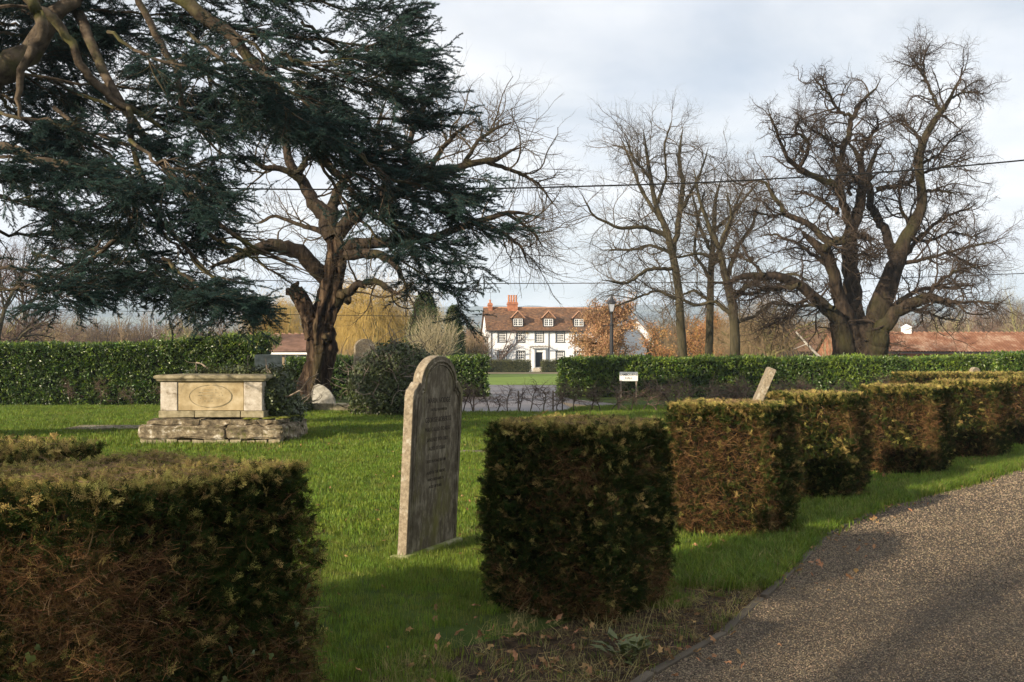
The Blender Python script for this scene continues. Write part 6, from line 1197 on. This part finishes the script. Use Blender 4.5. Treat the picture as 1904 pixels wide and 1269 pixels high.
# ivy mound and ivy over the tomb
def ivy_heap(name, label, pts, n, vset, stems, sc=1.0, dead=None):
    """pts: ellipsoids (x, y, z, rx, ry, rz)"""
    o = np.array([pts[0][0], pts[0][1], 0]); t = empty(name, tuple(o), label, 'ivy'); P = []; N = []
    vol = np.array([p[3] * p[5] + p[4] * p[5] for p in pts]); vol = vol / vol.sum()
    mb = MB()
    for p, v in zip(pts, vol):
        m = int(n * v); d = unit(rng.normal(size=(m, 3))); c = np.array(p[:3]); r_ = np.array(p[3:]); s = 1 + .16 * pn(d * 2, 1.4, p[0])[:, None] + .10 * pn(d * 2, 4.5, p[1])[:, None]; Q = c + d * r_ * s * rng.uniform(.86, 1.04, (m, 1)); N.append(unit(d / r_)); P.append(Q)
        bm = bmesh.new(); bmesh.ops.create_icosphere(bm, subdivisions=3, radius=1); V = np.array([q.co[:] for q in bm.verts]); T = [[q.index for q in f.verts] for f in bm.faces]; bm.free()
        W_ = c + V * r_ * .84 * (1 + .14 * pn(V * 2, 1.4, p[0])[:, None]); W_[:, 2] = np.maximum(W_[:, 2], -.05); mb.add(W_ - o, T=T)
    mb.build('shade_core', M['laurel_core'], t, kind='stuff')
    P = np.concatenate(P); N = np.concatenate(N); k = P[:, 2] > 0.0; P, N = P[k], N[k]; n = len(P); F = unit(rng.normal(size=(n, 3)) * .6 + [0, 0, -1] + N * .3); U = unit(N + rng.normal(size=(n, 3)) * .4)
    scatter('leaves', P - o, frames_to_euler(unit(np.cross(F, U)), U), sc * rng.uniform(.7, 1.3, n), rng.integers(0, len(vset), n), vset, t)
    if stems:
        i = rng.integers(0, n, stems); d = unit(np.cross(N[i], [0, 0, 1.]) * rng.choice([-1, 1], stems)[:, None] + N[i] * .35 + rng.normal(size=(stems, 3)) * .4 + [0, 0, .3]); S_, SR = grow(P[i] + N[i] * .02, d, rng.uniform(.4, 1.4, stems), 12, .22, -.06, rng.uniform(.009, .022, stems), taper=.4); mb = MB(); mb.tubes(S_ - o, SR, 4)
        S2, SR2 = spawn(S_, SR, 4, .2, 1, 45, .3, 6, .25, 0, .006); mb.tubes(S2 - o, SR2, 3); mb.build('bare_stems', M['ivy_stem'], t, kind='stuff')
    return t
zc = 28.6; f = lambda x: px_at(x, zc)
ivy_heap('ivy_mound', 'big dark mound of ivy and bramble behind the leaning headstone, swallowing an old grave', [(f(728), zc, .75, 1.05, .8, 1.15), (f(690), zc, .7, .6, .6, .85), (f(775), zc, .8, .62, .6, 1.0), (f(735), zc - .2, 1.45, .7, .5, .55)], 6000, VIC, 170, 1.0)
ivy_heap('ivy_clump', 'ivy spilling over the right end and back of the table tomb', [(-4.78, 20.4, .85, .24, .7, .50), (-4.68, 20.6, .42, .26, .6, .55), (-5.3, 20.9, 1.33, .75, .35, .10), (-6.2, 21.0, 1.32, .6, .25, .07)], 2400, VIC, 14, .8)
ivy_heap('low_brush', 'tangle of low twigs and leaves at the kerb left of the gnarled trunk', [(px_at(548, 30), 30.3, .15, .45, .5, .3), (px_at(530, 29), 29.5, .1, .4, .5, .22)], 700, VIC, 30, .8)

# weeds at foot of yews
def weeds():
    t = empty('weed_clump', (.62, 5.25, 0), 'broad-leaved green weed at the foot of the middle foreground yew', 'weed'); n = 46; a = rng.uniform(0, 6.28, n); F = unit(np.stack([np.cos(a), np.sin(a), rng.uniform(.2, 1, n)], 1)); P = rng.normal(size=(n, 3)) * [.06, .06, .02] + F * .03 + [0, 0, .04]
    mb = MB(); leafquad(mb, P, F, np.tile([[0, 0, 1.]], (n, 1)), rng.uniform(.06, .12, n), rng.uniform(.035, .06, n)); mb.build('leaves', M['ivy'], t, kind='stuff')
    S_, SR = grow(np.array([[.05, 0, 0], [0, .05, 0], [.1, -.02, 0]]), np.array([[.1, 0, 1.], [.5, 0, 1], [-.2, 0, 1]]), np.array([.34, .3, .2]), 7, .1, 0, np.array([.003] * 3)); mb = MB(); mb.tubes(S_, SR, 4); mb.build('dry_stalk', M['grass_dry'], t, kind='stuff')
weeds()

# ------------------------------------------------------------------ grass, leaves, gravel
YB = [(-1.28, 3.72, .5), (.45, 6.45, .52), (2.12, 9.35, .55), (3.62, 11.75, .55), (5.62, 14.25, .6), (7.62, 16.6, .6), (9.95, 18.9, .6), (-2.78, 4.75, .5)]
def grass(name, y0, y1, dens, V, scl, s, margin=0.0, extra=None):
    area = .5 * (y1 - y0) * (y1 + y0) * 1.2; n = int(area * dens); y = np.sqrt(rng.uniform(y0 ** 2, y1 ** 2, n)); x = rng.uniform(-.6, .6, n) * y
    e = edge_x(y); k = x < e - margin; 
    for cx, cy_, r_ in YB: k &= ~((np.abs(x - cx) < r_ * .9) & (np.abs(y - cy_) < r_ * .9))
    d = (e - x); pts = np.stack([x, y, 0 * x], 1); bare = (d < .55 + .35 * pn(pts, 2.2, 2)) & (y < 8.2) & (y > 2); bare |= (np.hypot(x - .5, y - 5.6) < .85 + .3 * pn(pts, 3, 1)) ; k &= ~(bare & (rng.random(n) < .93)); k &= ~((x > -7.1) & (x < -4.3) & (y > 18.9) & (y < 21.3)); k &= ~(y > 30) | ~inpoly(x, y, track)
    k &= rng.random(n) < .80 + .35 * pn(pts, 1.1, 4)
    x, y = x[k], y[k]; n = len(x); P = np.stack([x, y, np.zeros(n)], 1); h = scl * rng.uniform(.65, 1.25, n) * (1 + .22 * pn(P, 1.6, 1) + .15 * pn(P, 5, 2)); E = np.stack([rng.normal(size=n) * .12, rng.normal(size=n) * .12, rng.uniform(0, 6.28, n)], 1)
    pal = rng.random(n) < np.clip(.14 + .34 * pn(P, .8, 11) + .2 * pn(P, 3.1, 5), .03, .8); nb = len(V) - 2; scatter(name, P, E, h * np.where(pal, .8, 1), np.where(pal, rng.integers(nb, nb + 2, n), rng.integers(0, nb, n)), V); print(name, n)
grass('grass', 2.4, 9, 900, VG, .78, 1); bpy.data.objects['grass'].name = 'short_grass'
grass('grass', 9, 17, 330, VGB, .85, 2, 0.0)
grass('grass', 17, 34, 110, VGB, 1.15, 3)
# longer grass by the drive edge between yews
n = 9000; y = rng.uniform(6.9, 16.5, n); e = edge_x(y); d = np.abs(rng.normal(size=n)) * .45 + .03; x = e - d; k = np.ones(n, bool)
for cx, cy_, r_ in YB: k &= ~((np.abs(x - cx) < r_) & (np.abs(y - cy_) < r_))
x, y = x[k], y[k]; n = len(x); scatter('long_grass', np.stack([x, y, 0 * x], 1), np.stack([rng.normal(size=n) * .15, rng.normal(size=n) * .15, rng.uniform(0, 6.28, n)], 1), rng.uniform(.5, 1.05, n), rng.choice([0, 1, 2, 0, 1, 2, 3], n), VGT)
# dead grass and debris under the middle yew
n = 420; y = rng.uniform(4.2, 6.9, n); x = edge_x(y) - rng.uniform(.02, 1.4, n); k = (x > -.75); x, y = x[k], y[k]; n = len(x); scatter('dead_grass', np.stack([x, y, 0 * x], 1), np.stack([rng.normal(size=n) * .4, rng.normal(size=n) * .4, rng.uniform(0, 6.28, n)], 1), rng.uniform(.3, .9, n), rng.integers(0, 3, n), VDG)
n = 1500; y = rng.uniform(3.4, 7.6, n); x = edge_x(y) - np.abs(rng.normal(size=n)) * .55; P = np.stack([x, y, np.full(n, .008)], 1); F = unit(rng.normal(size=(n, 3)) * [1, 1, .12]); scatter('fallen_twigs', P, frames_to_euler(F, np.tile([[0, 0, 1.]], (n, 1))), rng.uniform(.4, 1.2, n), rng.integers(0, 8, n), VT + VDT)
# fallen leaves: clusters
C = [(x, y, s, n) for x, y, s, n in ((-.3, 10.8, .35, 26), (-4.2, 18.0, .6, 50), (-3.5, 18.6, .8, 40), (3.5, 10.95, .35, 90), (.1, 5.6, .45, 70), (1.6, 7.9, .5, 40), (5.2, 13.3, .5, 60), (7.4, 15.6, .6, 60), (-.6, 13, 1.2, 30), (-2, 27, 1.5, 70), (-5, 16, 3, 60), (-2.0, 9.0, 1.5, 30), (0, 5.2, .5, 40), (2.6, 8.6, .4, 50))]
C += [(edge_x(y) + .05, y,   .2, 22) for y in (5.4, 7.6, 9.8)]; xs = []; ys = []
for cx, cy_, s, n in C: xs.append(rng.normal(size=n) * s + cx); ys.append(rng.normal(size=n) * s + cy_)
n = 420; y = np.sqrt(rng.uniform(4, 28 ** 2, n)); xs.append(rng.uniform(-.55, .5, n) * y); ys.append(y); x = np.concatenate(xs); y = np.concatenate(ys); k = (x < edge_x(y) + .55) & (y > 2.5); x, y = x[k], y[k]; n = len(x)
scatter('fallen_leaves', np.stack([x, y, rng.uniform(.015, .04, n)], 1), np.stack([rng.normal(size=n) * .5, rng.normal(size=n) * .5, rng.uniform(0, 6.28, n)], 1), rng.uniform(.6, 1.3, n), rng.integers(0, 4, n), VDL)
# loose gravel
n = 330000; y = 2.6 + 20 * rng.random(n) ** 1.45; x = rng.uniform(-.2, .60, n) * y; P = np.stack([x, y, 0 * x], 1); k = (x > edge_x(y) - .04 - .25 * (rng.random(n) < .1)) & (rng.random(n) < .66 + .30 * pn(P, 1.3, 6) + .18 * pn(P, .55, 2)); P = P[k]; n = len(P); P[:, 2] = .006
scatter('loose_gravel', P, rng.uniform(-3, 3, (n, 3)) * [.25, .25, 1], rng.uniform(.4, 1.0, n) * np.clip(P[:, 1] / 7, .7, 1.9), rng.integers(0, 5, n), VP); print('pebbles', n)
ORD = ['leftmost', 'second from the left', 'third from the left', 'fourth from the left', 'fifth from the left', 'sixth from the left', 'seventh from the left', 'eighth from the left', 'ninth from the left', 'tenth from the left']
byl = {}
for o in list(COL.objects):
    if o.parent is None and o.get('category') == 'bare tree' and o.get('group'): byl.setdefault((o['group'], o['label']), []).append(o)
for (g_, l_), os_ in byl.items():
    if len(os_) > 1:
        for k, o in enumerate(sorted(os_, key=lambda q: q.location.x / q.location.y)): o['label'] = l_.replace('bare ', '', 1).replace('in the belt ', '').replace('seen ', '') + ', ' + ORD[min(k, 9)]
scene.camera = camo
